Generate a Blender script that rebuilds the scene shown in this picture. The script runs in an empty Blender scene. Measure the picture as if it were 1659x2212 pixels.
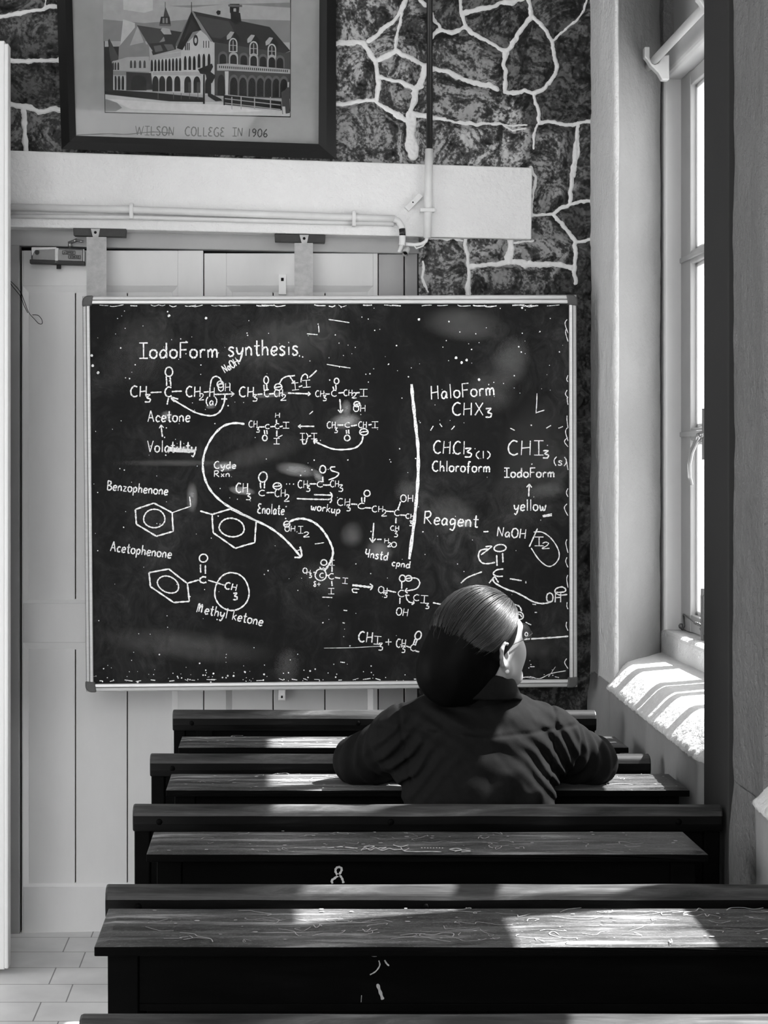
import bpy, bmesh, math, random
import numpy as np
from mathutils import Vector, Matrix, noise as mnoise

random.seed(7); np.random.seed(7)
S = bpy.context.scene
COL = S.collection
# ------------------------------------------------------------------ camera, sky, sun, exposure
FPX, PX0, PY0, CAMZ = 3600.0, 590.0, 1010.0, 1.60     # focal length and principal point of a 1659 x 2212 frame
cam_d = bpy.data.cameras.new('camera'); cam = bpy.data.objects.new('camera', cam_d); COL.objects.link(cam)
cam_d.sensor_fit = 'VERTICAL'; cam_d.sensor_height = 24.0; cam_d.lens = FPX / 2212 * 24.0
cam_d.shift_x = (829.5 - PX0) / 2212; cam_d.shift_y = -(1106 - PY0) / 2212
cam_d.clip_start = 0.05
cam.location = (0, 0, CAMZ); cam.rotation_euler = (math.pi / 2, 0, 0)
S.camera = cam
W = bpy.data.worlds.new('world'); S.world = W; W.use_nodes = True
bg = W.node_tree.nodes['Background']; bg.inputs[0].default_value = (0.97, 0.97, 0.97, 1); bg.inputs[1].default_value = 1.15
sun_d = bpy.data.lights.new('sun', 'SUN'); sun = bpy.data.objects.new('sun', sun_d); COL.objects.link(sun)
SUN_EL, SUN_DY = math.radians(54.9), -0.28
sun_d.energy = 6.8; sun_d.angle = math.radians(0.53)
sd = Vector((-1.0, SUN_DY, -math.tan(SUN_EL))).normalized()
sun.rotation_euler = sd.to_track_quat('-Z', 'Y').to_euler()
sun.location = (4, 5, 6)
S.view_settings.view_transform = 'Standard'; S.view_settings.look = 'None'
S.view_settings.exposure = 2.08; S.view_settings.gamma = 1.0; S.view_settings.use_curve_mapping = False
S.cycles.max_bounces = 8; S.cycles.transparent_max_bounces = 16

# ------------------------------------------------------------------ mesh helpers
class MB:
    def __init__(s): s.v = []; s.f = []; s.m = []
    def add(s, vs, fs, mi=0):
        o = len(s.v); s.v += [tuple(p) for p in vs]; s.f += [tuple(o + i for i in f) for f in fs]; s.m += [mi] * len(fs); return s
    def box(s, x0, x1, y0, y1, z0, z1, mi=0):
        vs = [(x, y, z) for z in (z0, z1) for y in (y0, y1) for x in (x0, x1)]
        return s.add(vs, [(0, 2, 3, 1), (4, 5, 7, 6), (0, 1, 5, 4), (2, 6, 7, 3), (0, 4, 6, 2), (1, 3, 7, 5)], mi)
    def slab(s, pts, dvec, mi=0):                      # polygon swept along a vector
        n = len(pts); q = [tuple(Vector(p) + Vector(dvec)) for p in pts]
        return s.add(list(pts) + q, [tuple(range(n)), tuple(range(2 * n - 1, n - 1, -1))] + [(i, i + n, (i + 1) % n + n, (i + 1) % n) for i in range(n)], mi)
    def tube(s, path, r, n=10, mi=0, caps=True):
        P = [Vector(p) for p in path]; m = len(P); rr = r if hasattr(r, '__len__') else [r] * m
        ref = None; rings = []
        for i in range(m):
            t = (P[min(i + 1, m - 1)] - P[max(i - 1, 0)]).normalized()
            if ref is None:
                a = Vector((0, 0, 1)) if abs(t.z) < .9 else Vector((1, 0, 0)); ref = t.cross(a).normalized()
            ref = (ref - t * ref.dot(t)).normalized(); b = t.cross(ref)
            rings += [P[i] + (ref * math.cos(2 * math.pi * k / n) + b * math.sin(2 * math.pi * k / n)) * rr[i] for k in range(n)]
        fs = [(i * n + k, i * n + (k + 1) % n, (i + 1) * n + (k + 1) % n, (i + 1) * n + k) for i in range(m - 1) for k in range(n)]
        if caps: fs += [tuple(range(n - 1, -1, -1)), tuple(range((m - 1) * n, m * n))]
        return s.add(rings, fs, mi)
    def ball(s, c, r, n=12, mi=0):
        rx, ry, rz = r if hasattr(r, '__len__') else (r, r, r)
        vs = [(c[0], c[1], c[2] + rz)]
        for i in range(1, n // 2):
            a = math.pi * i / (n // 2)
            vs += [(c[0] + rx * math.sin(a) * math.cos(2 * math.pi * k / n), c[1] + ry * math.sin(a) * math.sin(2 * math.pi * k / n), c[2] + rz * math.cos(a)) for k in range(n)]
        vs.append((c[0], c[1], c[2] - rz)); L = len(vs) - 1
        fs = [(0, 1 + k, 1 + (k + 1) % n) for k in range(n)]
        for i in range(n // 2 - 2): fs += [(1 + i * n + k, 1 + (i + 1) * n + k, 1 + (i + 1) * n + (k + 1) % n, 1 + i * n + (k + 1) % n) for k in range(n)]
        b = 1 + (n // 2 - 2) * n
        fs += [(b + k, L, b + (k + 1) % n) for k in range(n)]
        return s.add(vs, fs, mi)
    def build(s, name, mats, parent=None, bevel=0, smooth=False, seg=2):
        o = origin_of(parent)
        me = bpy.data.meshes.new(name)
        me.from_pydata([(x - o[0], y - o[1], z - o[2]) for x, y, z in s.v], [], s.f)
        return finish(name, me, mats, parent, bevel, smooth, seg, s.m)

def origin_of(parent):
    r = parent
    while r is not None and r.parent is not None: r = r.parent
    return tuple(r.location) if r is not None else (0, 0, 0)

def finish(name, me, mats, parent=None, bevel=0, smooth=False, seg=2, mi=None):
    for m in (mats if isinstance(mats, (list, tuple)) else [mats]): me.materials.append(m)
    if mi is not None and any(mi): me.polygons.foreach_set('material_index', mi)
    if smooth: me.polygons.foreach_set('use_smooth', [True] * len(me.polygons))
    me.update()
    bm = bmesh.new(); bm.from_mesh(me); bmesh.ops.recalc_face_normals(bm, faces=bm.faces) if len(bm.faces) < 60000 else None; bm.to_mesh(me); bm.free()
    ob = bpy.data.objects.new(name, me); COL.objects.link(ob)
    if parent is not None: ob.parent = parent
    if bevel:
        b = ob.modifiers.new('bevel', 'BEVEL'); b.width = bevel; b.segments = seg; b.limit_method = 'ANGLE'
    return ob

def grid_mesh(name, V, nu, nv, mats, parent=None, attrs=None, flip=False, smooth=True):
    # V: (nu*nv,3) array, index = i*nv + j
    o = np.array(origin_of(parent)); V = np.asarray(V, dtype=np.float64).reshape(-1, 3) - o
    i, j = np.meshgrid(np.arange(nu - 1), np.arange(nv - 1), indexing='ij')
    a = (i * nv + j).ravel(); q = np.stack([a, a + nv, a + nv + 1, a + 1], 1)
    if flip: q = q[:, ::-1]
    return raw_mesh(name, V, q, mats, parent, attrs, smooth)

def raw_mesh(name, V, Q, mats, parent=None, attrs=None, smooth=True):
    me = bpy.data.meshes.new(name); k = Q.shape[1]
    me.vertices.add(len(V)); me.vertices.foreach_set('co', np.ascontiguousarray(V, dtype=np.float32).ravel())
    me.loops.add(Q.size); me.loops.foreach_set('vertex_index', np.ascontiguousarray(Q, dtype=np.int32).ravel())
    me.polygons.add(len(Q)); me.polygons.foreach_set('loop_start', np.arange(0, Q.size, k, dtype=np.int32))
    me.polygons.foreach_set('loop_total', np.full(len(Q), k, dtype=np.int32))
    if attrs:
        for n_, a_ in attrs.items():
            at = me.attributes.new(n_, 'FLOAT', 'POINT'); at.data.foreach_set('value', np.ascontiguousarray(a_, dtype=np.float32).ravel())
    me.update(); me.validate()
    if smooth: me.polygons.foreach_set('use_smooth', np.ones(len(me.polygons), dtype=bool))
    for m in (mats if isinstance(mats, (list, tuple)) else [mats]): me.materials.append(m)
    ob = bpy.data.objects.new(name, me); COL.objects.link(ob)
    if parent is not None: ob.parent = parent
    return ob

def thing(name, label, cat, loc=(0, 0, 0), group=None):
    o = bpy.data.objects.new(name, None); COL.objects.link(o); o.location = loc; o.empty_display_size = .05
    return tag(o, label, cat, group)
def tag(o, label, cat, group=None):
    o['label'] = label; o['category'] = cat
    if group: o['group'] = group
    return o
def struct(o): o['kind'] = 'structure'; return o

# value noise for arrays
def vnoise(x, y, z, seed=0):
    xi, yi, zi = np.floor(x).astype(np.int64), np.floor(y).astype(np.int64), np.floor(z).astype(np.int64)
    fx, fy, fz = x - xi, y - yi, z - zi
    fx, fy, fz = fx * fx * (3 - 2 * fx), fy * fy * (3 - 2 * fy), fz * fz * (3 - 2 * fz)
    def h(a, b, c):
        n = (a * 374761393 + b * 668265263 + c * 2147483647 + seed * 974711) & 0xffffffff
        n = ((n ^ (n >> 13)) * 1274126177) & 0xffffffff
        return ((n ^ (n >> 16)) & 0xffff) / 65535.0
    r = 0
    for dx in (0, 1):
        for dy in (0, 1):
            for dz in (0, 1):
                w = (fx if dx else 1 - fx) * (fy if dy else 1 - fy) * (fz if dz else 1 - fz)
                r = r + w * h(xi + dx, yi + dy, zi + dz)
    return r * 2 - 1
def fbm(x, y, z, oct=4, seed=0):
    r = 0; a = 1; t = 0
    for k in range(oct): r = r + a * vnoise(x * 2 ** k, y * 2 ** k, z * 2 ** k, seed + k); t += a; a *= .5
    return r / t

# ------------------------------------------------------------------ planes of the place
class Plane:                      # vertical plane y = y0 + m x ; photograph points are surveyed onto it
    def __init__(s, y0, m): s.y0, s.m = y0, m
    def __call__(s, px, py, off=0.0):
        a = (px - PX0) / FPX; y = (s.y0 + off) / (1 - s.m * a)
        return Vector((a * y, y, CAMZ - (py - PY0) / FPX * y))
    def y(s, x): return s.y0 + s.m * x
WALL = Plane(5.74, .07)
BOARD = Plane(5.56, .045)
DOOR = Plane(5.79, .07)
def plate(mb, plane, pts, depth, off=0.0, mi=0):       # front face on the plane (+off), thickness away from the room
    return mb.slab([plane(x, y, off) for x, y in pts], (0, depth, 0), mi)

# ------------------------------------------------------------------ materials
def nmat(name):
    m = bpy.data.materials.new(name); m.use_nodes = True; nt = m.node_tree
    return m, nt, nt.nodes['Principled BSDF']
def N(nt, t, **kw):
    n = nt.nodes.new(t)
    for k, v in kw.items():
        if k in n.inputs: n.inputs[k].default_value = v
        else: setattr(n, k, v)
    return n
def ramp(nt, src, stops):
    r = nt.nodes.new('ShaderNodeValToRGB'); e = r.color_ramp.elements
    while len(e) < len(stops): e.new(.5)
    for el, (p, v) in zip(e, stops): el.position = p; el.color = (v, v, v, 1)
    nt.links.new(src, r.inputs[0]); return r.outputs[0]
def gray(name, v, rough=.6, spec=.3, var=.0, scale=8, bump=0, bscale=60, stretch=None, metal=0, bdist=.002):
    m, nt, b = nmat(name)
    b.inputs['Base Color'].default_value = (v, v, v, 1); b.inputs['Roughness'].default_value = rough
    b.inputs['Specular IOR Level'].default_value = spec; b.inputs['Metallic'].default_value = metal
    tc = N(nt, 'ShaderNodeTexCoord'); mp = N(nt, 'ShaderNodeMapping'); nt.links.new(tc.outputs['Object'], mp.inputs[0])
    if stretch: mp.inputs['Scale'].default_value = stretch
    if var:
        n1 = N(nt, 'ShaderNodeTexNoise', Scale=scale, Detail=6.0, Roughness=.65); nt.links.new(mp.outputs[0], n1.inputs[0])
        nt.links.new(ramp(nt, n1.outputs[0], [(.25, v * (1 - var)), (.75, min(1, v * (1 + var)))]), b.inputs['Base Color'])
    if bump:
        n2 = N(nt, 'ShaderNodeTexNoise', Scale=bscale, Detail=5.0, Roughness=.6); nt.links.new(mp.outputs[0], n2.inputs[0])
        bp = N(nt, 'ShaderNodeBump', Strength=bump, Distance=bdist); nt.links.new(n2.outputs[0], bp.inputs['Height'])
        nt.links.new(bp.outputs[0], b.inputs['Normal'])
    return m
M = {}
M['white_plaster'] = gray('white_plaster', .73, .7, .2, .05, 5, .8, 60, bdist=.006)
M['shaded_wall_paint'] = gray('shaded_wall_paint', .15, .65, .25, .10, 6, 1.0, 38, bdist=.016)  # same paint as jamb_paint, with the near pier's shade put into the colour
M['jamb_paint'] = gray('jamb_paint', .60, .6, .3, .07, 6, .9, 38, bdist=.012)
M['left_wall'] = gray('left_wall_paint', .18, .8, .1)
M['ceiling_paint'] = gray('ceiling_paint', .7, .8, .1)
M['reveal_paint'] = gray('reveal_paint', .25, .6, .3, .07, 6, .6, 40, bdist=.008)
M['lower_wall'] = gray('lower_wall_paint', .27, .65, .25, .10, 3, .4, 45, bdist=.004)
M['pier_shade'] = gray('pier_shade_paint', .032, .7, .1, .06, 3, .1, 20)
M['frame_paint'] = gray('window_paint', .62, .35, .4, .04, 6, .08, 30)
M['sash_paint'] = gray('sash_paint', .38, .4, .4, .06, 8, .08, 30)
M['door_paint'] = gray('door_paint', .70, .5, .3, .10, 2.0, .12, 30, (1, 1, .35))
M['door_trim'] = gray('door_trim_paint', .84, .45, .35, .08, 2.5, .1, 30, (1, 1, .35))
M['door_gap'] = gray('door_gap', .012, .9, .0)
M['door_frame'] = gray('door_frame_paint', .40, .5, .3, .12, 3, .12, 30)
M['leaf_paint'] = gray('leaf_paint', .66, .45, .35, .05, 3, .1, 25, (1, 1, .3))
M['pipe_white'] = gray('pipe_white', .64, .45, .35, .10, 9, .25, 60)
M['pipe_black'] = gray('pipe_black', .012, .35, .4)
M['picture_frame'] = gray('picture_frame_wood', .006, .35, .4, .3, 5, .1, 40)
M['mat_board'] = gray('mat_board', .27, .8, .1, .16, 7, 0)
M['alu'] = gray('aluminium', .62, .38, .5, .10, 30, .05, 60, (1, 1, 6), metal=.25)
M['alu_dark'] = gray('aluminium_groove', .2, .5, .3)
M['corner_cap'] = gray('corner_cap_plastic', .09, .5, .3, .15, 20)
M['strap'] = gray('galvanised_strap', .42, .5, .4, .22, 30, .12, 60)
M['bracket'] = gray('dark_bracket', .035, .5, .3, .3, 20)
M['closer'] = gray('closer_metal', .12, .4, .5, .25, 20, metal=.4)
M['closer_dark'] = gray('closer_dark', .02, .5, .3)
M['paint_flake'] = gray('paint_flake', .62, .6, .2, .15, 60)
M['steel'] = gray('steel', .35, .3, .5, metal=.8)
M['black'] = gray('black', .006, .6, .1)
M['skin'] = gray('skin', .26, .5, .35, .05, 20, .05, 200)
M['hair'] = gray('hair', .002, .5, .04)
M['strand'] = gray('hair_strand', .024, .36, .35)
M['jacket'] = gray('jacket_cloth', .0065, .85, .08, .25, 90, .25, 400, bdist=.001)
M['trousers'] = gray('trouser_cloth', .012, .9, .1)
M['shoe'] = gray('shoe', .02, .5, .3)
M['pearl'] = gray('pearl', .7, .25, .5)
M['chip'] = gray('pale_chip', .45, .7, .1, .2, 60)

def wood(name, lo, hi, rough, spec, amount, marks=0.0, bump=.25):
    m, nt, b = nmat(name); L = nt.links.new
    b.inputs['Specular IOR Level'].default_value = spec
    tc = N(nt, 'ShaderNodeTexCoord'); mp = N(nt, 'ShaderNodeMapping'); mp.inputs['Scale'].default_value = (1.6, 16, 16); L(tc.outputs['Object'], mp.inputs[0])
    n1 = N(nt, 'ShaderNodeTexNoise', Scale=2.2, Detail=8.0, Roughness=.68, Distortion=.6); L(mp.outputs[0], n1.inputs[0])
    n2 = N(nt, 'ShaderNodeTexNoise', Scale=2.4, Detail=3.0); L(tc.outputs['Object'], n2.inputs[0])
    mx = N(nt, 'ShaderNodeMath', operation='MULTIPLY_ADD'); mx.inputs[1].default_value = .55; L(n2.outputs[0], mx.inputs[0])
    sc = N(nt, 'ShaderNodeMath', operation='MULTIPLY'); sc.inputs[1].default_value = .6; L(n1.outputs[0], sc.inputs[0]); L(sc.outputs[0], mx.inputs[2])
    c = ramp(nt, mx.outputs[0], [(.44, lo), (.56, lo + (hi - lo) * amount * .5), (.63, lo + (hi - lo) * amount), (.71, hi)])
    if marks:
        mp2 = N(nt, 'ShaderNodeMapping'); mp2.inputs['Scale'].default_value = (5, 22, 22); L(tc.outputs['Object'], mp2.inputs[0])
        n3 = N(nt, 'ShaderNodeTexNoise', Scale=4.0, Detail=3.0, Distortion=2.2); L(mp2.outputs[0], n3.inputs[0])
        k = ramp(nt, n3.outputs[0], [(.0, 0), (.485, 0), (.5, marks), (.515, 0), (.66, 0), (.70, marks * .7)])
        mm = N(nt, 'ShaderNodeMixRGB', blend_type='ADD'); mm.inputs[0].default_value = 1; L(c, mm.inputs[1]); L(k, mm.inputs[2]); c = mm.outputs[0]
    L(c, b.inputs['Base Color'])
    rr = N(nt, 'ShaderNodeMath', operation='MULTIPLY_ADD'); rr.inputs[1].default_value = .3; rr.inputs[2].default_value = rough - .15; L(n1.outputs[0], rr.inputs[0]); L(rr.outputs[0], b.inputs['Roughness'])
    bp = N(nt, 'ShaderNodeBump', Strength=bump, Distance=.002); L(n1.outputs[0], bp.inputs['Height']); L(bp.outputs[0], b.inputs['Normal'])
    return m
M['desk_top'] = wood('worn_desk_top', .003, .34, .5, .22, .28, .13)
M['desk_body'] = wood('desk_body_wood', .0008, .004, .6, .04, .4)
M['rail'] = wood('rail_wood', .001, .012, .45, .10, .3)
M['rail_top'] = wood('rail_lit_top', .004, .15, .45, .25, .4)  # paler top: light on the rail put into the wood colour
M['bench'] = wood('bench_wood', .0008, .0035, .6, .04, .4)

def glass(name, dust, gl=.05):
    m, nt, b = nmat(name); L = nt.links.new; out = nt.nodes['Material Output']; nt.nodes.remove(b)
    t = N(nt, 'ShaderNodeBsdfTransparent'); d = N(nt, 'ShaderNodeBsdfTranslucent'); g = N(nt, 'ShaderNodeBsdfGlossy', Roughness=.03)
    a = N(nt, 'ShaderNodeMixShader'); a.inputs[0].default_value = dust; L(t.outputs[0], a.inputs[1]); L(d.outputs[0], a.inputs[2])
    c = N(nt, 'ShaderNodeMixShader'); c.inputs[0].default_value = gl; L(a.outputs[0], c.inputs[1]); L(g.outputs[0], c.inputs[2]); L(c.outputs[0], out.inputs[0])
    return m
M['window_glass'] = glass('window_glass', .10)
M['picture_glass'] = glass('picture_glass', .0, .014)
M['lens'] = glass('spectacle_lens', .04)

# chalkboard face: worn black paint, chalk haze
m, nt, b = nmat('chalkboard_paint'); L = nt.links.new
b.inputs['Roughness'].default_value = .6; b.inputs['Specular IOR Level'].default_value = .12
tc = N(nt, 'ShaderNodeTexCoord')
mp = N(nt, 'ShaderNodeMapping'); mp.inputs['Scale'].default_value = (1, 1, .8); mp.inputs['Rotation'].default_value = (0, .5, 0); L(tc.outputs['Object'], mp.inputs[0])
n1 = N(nt, 'ShaderNodeTexNoise', Scale=3.0, Detail=5.0, Distortion=1.0); L(mp.outputs[0], n1.inputs[0])
n2 = N(nt, 'ShaderNodeTexNoise', Scale=14.0, Detail=8.0, Roughness=.75, Distortion=1.5); L(mp.outputs[0], n2.inputs[0])
mu = N(nt, 'ShaderNodeMath', operation='MULTIPLY'); L(n1.outputs[0], mu.inputs[0]); L(n2.outputs[0], mu.inputs[1])
L(ramp(nt, mu.outputs[0], [(.12, .0045), (.22, .0085), (.32, .020), (.42, .042)]), b.inputs['Base Color'])
M['board'] = m
# chalk: broken coverage
def chalk(name, v, lo, hi, scale=220):
    m, nt, b = nmat(name); L = nt.links.new; out = nt.nodes['Material Output']
    b.inputs['Base Color'].default_value = (v, v, v, 1); b.inputs['Roughness'].default_value = .95; b.inputs['Specular IOR Level'].default_value = .05
    tc = N(nt, 'ShaderNodeTexCoord'); n1 = N(nt, 'ShaderNodeTexNoise', Scale=float(scale), Detail=2.0); L(tc.outputs['Object'], n1.inputs[0])
    t = N(nt, 'ShaderNodeBsdfTransparent'); mx = N(nt, 'ShaderNodeMixShader')
    L(ramp(nt, n1.outputs[0], [(lo, 0.5), (hi, 1)]), mx.inputs[0]); L(t.outputs[0], mx.inputs[1]); L(b.outputs[0], mx.inputs[2]); L(mx.outputs[0], out.inputs[0])
    return m
M['chalk'] = chalk('chalk', .92, .34, .46)
# chalk smudge: coverage fades to the rim (mesh attribute 'cover'), streaked
m, nt, b = nmat('chalk_dust'); L = nt.links.new; out = nt.nodes['Material Output']
b.inputs['Base Color'].default_value = (.36, .36, .36, 1); b.inputs['Roughness'].default_value = .95; b.inputs['Specular IOR Level'].default_value = .0
at = N(nt, 'ShaderNodeAttribute', attribute_name='cover'); tc = N(nt, 'ShaderNodeTexCoord'); mp = N(nt, 'ShaderNodeMapping'); L(tc.outputs['Object'], mp.inputs[0]); mp.inputs['Scale'].default_value = (14, 14, 40); mp.inputs['Rotation'].default_value = (0, .35, 0)
n1 = N(nt, 'ShaderNodeTexNoise', Scale=1.0, Detail=6.0, Roughness=.7); L(mp.outputs[0], n1.inputs[0])
mu = N(nt, 'ShaderNodeMath', operation='MULTIPLY'); L(at.outputs['Fac'], mu.inputs[0]); L(ramp(nt, n1.outputs[0], [(.3, .5), (.7, 1.0)]), mu.inputs[1])
t = N(nt, 'ShaderNodeBsdfTransparent'); mx = N(nt, 'ShaderNodeMixShader'); L(mu.outputs[0], mx.inputs[0]); L(t.outputs[0], mx.inputs[1]); L(b.outputs[0], mx.inputs[2]); L(mx.outputs[0], out.inputs[0])
M['dust'] = m
# stone wall with raised mortar (mesh attributes: mortar, tone)
m, nt, b = nmat('rubble_stone'); L = nt.links.new
b.inputs['Specular IOR Level'].default_value = .35; b.inputs['Roughness'].default_value = .5
tc = N(nt, 'ShaderNodeTexCoord'); am = N(nt, 'ShaderNodeAttribute', attribute_name='mortar'); ato = N(nt, 'ShaderNodeAttribute', attribute_name='tone')
n1 = N(nt, 'ShaderNodeTexNoise', Scale=6.5, Detail=10.0, Roughness=.72, Distortion=2.6); n2 = N(nt, 'ShaderNodeTexNoise', Scale=95.0, Detail=4.0); n3 = N(nt, 'ShaderNodeTexNoise', Scale=60.0, Detail=5.0)
for n_ in (n1, n2, n3): L(tc.outputs['Object'], n_.inputs[0])
a1 = N(nt, 'ShaderNodeMath', operation='MULTIPLY_ADD'); a1.inputs[1].default_value = .35; L(n2.outputs[0], a1.inputs[0]); L(n1.outputs[0], a1.inputs[2])
cs = ramp(nt, a1.outputs[0], [(.50, .004), (.60, .018), (.67, .07), (.75, .36)])  # strong contrast: stone speckle, and lit facets painted into the colour
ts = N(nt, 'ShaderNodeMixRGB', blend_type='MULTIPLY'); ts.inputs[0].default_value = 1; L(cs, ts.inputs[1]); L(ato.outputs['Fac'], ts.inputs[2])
ed = N(nt, 'ShaderNodeMath', operation='MULTIPLY_ADD'); ed.inputs[1].default_value = .9; ed.inputs[2].default_value = -.45; L(n3.outputs[0], ed.inputs[0])
e2 = N(nt, 'ShaderNodeMath', operation='ADD'); L(am.outputs['Fac'], e2.inputs[0]); L(ed.outputs[0], e2.inputs[1])
fac = ramp(nt, e2.outputs[0], [(.42, 0), (.58, 1)])
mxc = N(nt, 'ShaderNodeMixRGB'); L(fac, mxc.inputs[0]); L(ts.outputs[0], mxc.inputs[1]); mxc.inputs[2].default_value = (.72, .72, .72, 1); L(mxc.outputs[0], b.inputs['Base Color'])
bp = N(nt, 'ShaderNodeBump', Strength=.5, Distance=.004); L(a1.outputs[0], bp.inputs['Height']); L(bp.outputs[0], b.inputs['Normal'])
M['stone'] = m
# floor slabs
m, nt, b = nmat('floor_slabs'); L = nt.links.new
b.inputs['Roughness'].default_value = .45; b.inputs['Specular IOR Level'].default_value = .4
tc = N(nt, 'ShaderNodeTexCoord'); br = N(nt, 'ShaderNodeTexBrick', Scale=1.0); L(tc.outputs['Object'], br.inputs[0])
br.inputs['Brick Width'].default_value = .62; br.inputs['Row Height'].default_value = .172; br.inputs['Mortar Size'].default_value = .0022; br.inputs['Mortar Smooth'].default_value = .2
br.offset = .12; br.inputs['Color1'].default_value = (.74, .74, .74, 1); br.inputs['Color2'].default_value = (.74, .74, .74, 1); br.inputs['Mortar'].default_value = (.22, .22, .22, 1)
n1 = N(nt, 'ShaderNodeTexNoise', Scale=5.0, Detail=7.0); L(tc.outputs['Object'], n1.inputs[0])
mm = N(nt, 'ShaderNodeMixRGB', blend_type='MULTIPLY'); mm.inputs[0].default_value = .6; L(br.outputs[0], mm.inputs[1]); L(ramp(nt, n1.outputs[0], [(.3, .6), (.7, 1)]), mm.inputs[2]); L(mm.outputs[0], b.inputs['Base Color'])
M['floor'] = m
# ================================================================== ROOM SHELL
XL, YB, ZC = -3.2, -4.0, 4.3
struct(MB().box(XL - .2, 1.7, YB, 6.4, -.12, 0).build('floor', M['floor']))
struct(MB().box(XL - .2, 1.7, -1.3, 6.4, ZC, ZC + .15).build('ceiling', M['ceiling_paint']))
struct(MB().box(XL - .2, XL, YB, 2.2, 0, ZC).box(XL - .2, XL, 4.9, 6.4, 0, ZC).box(XL - .2, XL, 2.2, 4.9, 2.7, ZC).build('wall_left', M['left_wall']))  # opening added in this unseen wall to light the door and floor

# ---- front wall: rubble stone with white raised pointing, surveyed joint by joint
R2 = lambda u, v: (700 + u / 2.765, v / 2.765)
R1 = lambda u, v: (u / 2.183, v / 2.183)
JOINTS = [
 (30, R2, [(60,250),(150,256),(230,262),(258,300),(285,340),(305,370),(318,410),(322,500),(320,590)]),
 (27, R2, [(262,244),(330,192),(400,140),(440,90),(470,40),(490,-20)]),
 (18, R2, [(466,70),(455,150),(440,220),(432,295)]),
 (26, R2, [(315,368),(390,335),(430,302),(470,330),(520,350),(605,388)]),
 (26, R2, [(325,452),(380,474),(440,490),(500,512),(545,532)]),
 (34, R2, [(604,395),(590,460),(570,510),(540,560),(527,640),(515,700)]),
 (62, R2, [(515,700),(512,770),(520,850),(528,920)]),
 (26, R2, [(60,620),(200,605),(305,603),(350,640),(420,682),(510,728)]),
 (22, R2, [(540,680),(640,700),(720,715)]), (12, R2, [(720,720),(800,745),(950,738),(1050,742),(1120,775),(1210,770)]),
 (10, R2, [(780,738),(930,730),(1040,748),(1215,745)]),
 (22, R2, [(560,-10),(605,35)]), (22, R2, [(650,90),(668,140),(690,185)]), (24, R2, [(640,235),(668,195),(760,190),(835,165)]), (24, R2, [(815,-10),(825,80),(838,165)]),
 (30, R2, [(842,82),(960,52),(1100,22),(1180,-10)]), (25, R2, [(838,172),(900,208),(960,245),(1020,275),(1085,298)]),
 (26, R2, [(1090,292),(1170,198),(1215,135),(1240,95),(1225,40),(1208,-10)]),
 (25, R2, [(1240,95),(1285,140),(1330,182),(1362,250),(1375,330),(1382,400),(1385,440),(1350,500),(1310,530),(1260,553),(1170,556),(1082,550),(1080,440),(1086,298)]),
 (32, R2, [(640,412),(740,430),(800,458),(860,482),(940,508),(1030,530)]),
 (15, R2, [(1370,238),(1420,195),(1470,150),(1530,95),(1560,55),(1572,-10)]),
 (22, R2, [(1252,556),(1268,640),(1280,735),(1400,738),(1500,742),(1610,728)]), (15, R2, [(1268,745),(1252,810),(1245,890)]),
 (25, R2, [(1512,740),(1500,850),(1498,950),(1485,1080),(1468,1215)]), (10, R2, [(1520,760),(1515,900),(1500,1060)]),
 (22, R2, [(1240,1280),(1370,1282),(1420,1255),(1470,1215),(1540,1208),(1610,1200)]),
 (23, R2, [(1368,1285),(1440,1362),(1505,1445),(1560,1442),(1610,1430)]), (25, R2, [(1500,1445),(1495,1570),(1492,1690)]),
 (22, R2, [(850,1410),(858,1600),(868,1800)]), (36, R2, [(1106,1410),(1102,1500),(1100,1570)]), (30, R2, [(868,1598),(980,1585),(1100,1570),(1250,1575),(1485,1592)]),
 (16, R2, [(1238,1000),(1262,1060),(1252,1150),(1240,1290)]), (14, R2, [(600,1420),(700,1425),(830,1440)]), (12, R2, [(1120,1440),(1250,1445)]), (14, R2, [(590,1560),(600,1660),(620,1740)]),
 (20, R1, [(-60,85),(60,72),(140,55),(215,35),(300,28)]), (10, R1, [(215,-10),(216,40)]), (24, R1, [(-80,300),(60,288),(170,286),(300,290)]),
 (26, R1, [(-60,488),(50,494),(120,512),(180,528),(300,520)]), (26, R1, [(108,515),(118,600),(128,720)]),
]
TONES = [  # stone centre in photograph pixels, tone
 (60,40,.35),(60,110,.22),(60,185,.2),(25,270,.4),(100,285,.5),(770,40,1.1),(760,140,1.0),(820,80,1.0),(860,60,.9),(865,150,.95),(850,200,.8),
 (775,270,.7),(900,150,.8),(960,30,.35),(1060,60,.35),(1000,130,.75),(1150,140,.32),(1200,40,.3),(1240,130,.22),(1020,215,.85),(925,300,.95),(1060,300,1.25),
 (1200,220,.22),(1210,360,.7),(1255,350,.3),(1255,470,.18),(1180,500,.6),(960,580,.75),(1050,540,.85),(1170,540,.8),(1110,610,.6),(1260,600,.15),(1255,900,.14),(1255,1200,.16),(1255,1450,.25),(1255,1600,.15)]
def joint_points():
    segs = []
    for w, fn, pts in JOINTS:
        P = [WALL(*fn(u, v)) for u, v in pts]; sc = (2.765 if fn is R2 else 2.183)
        r = w / sc / 2 * 5.8 / FPX
        for a, b in zip(P[:-1], P[1:]): segs.append((a.x, a.z, b.x, b.z, r))
    return segs
SEGS = joint_points(); TP = [(WALL(x, y).x, WALL(x, y).z, t) for x, y, t in TONES]
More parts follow.
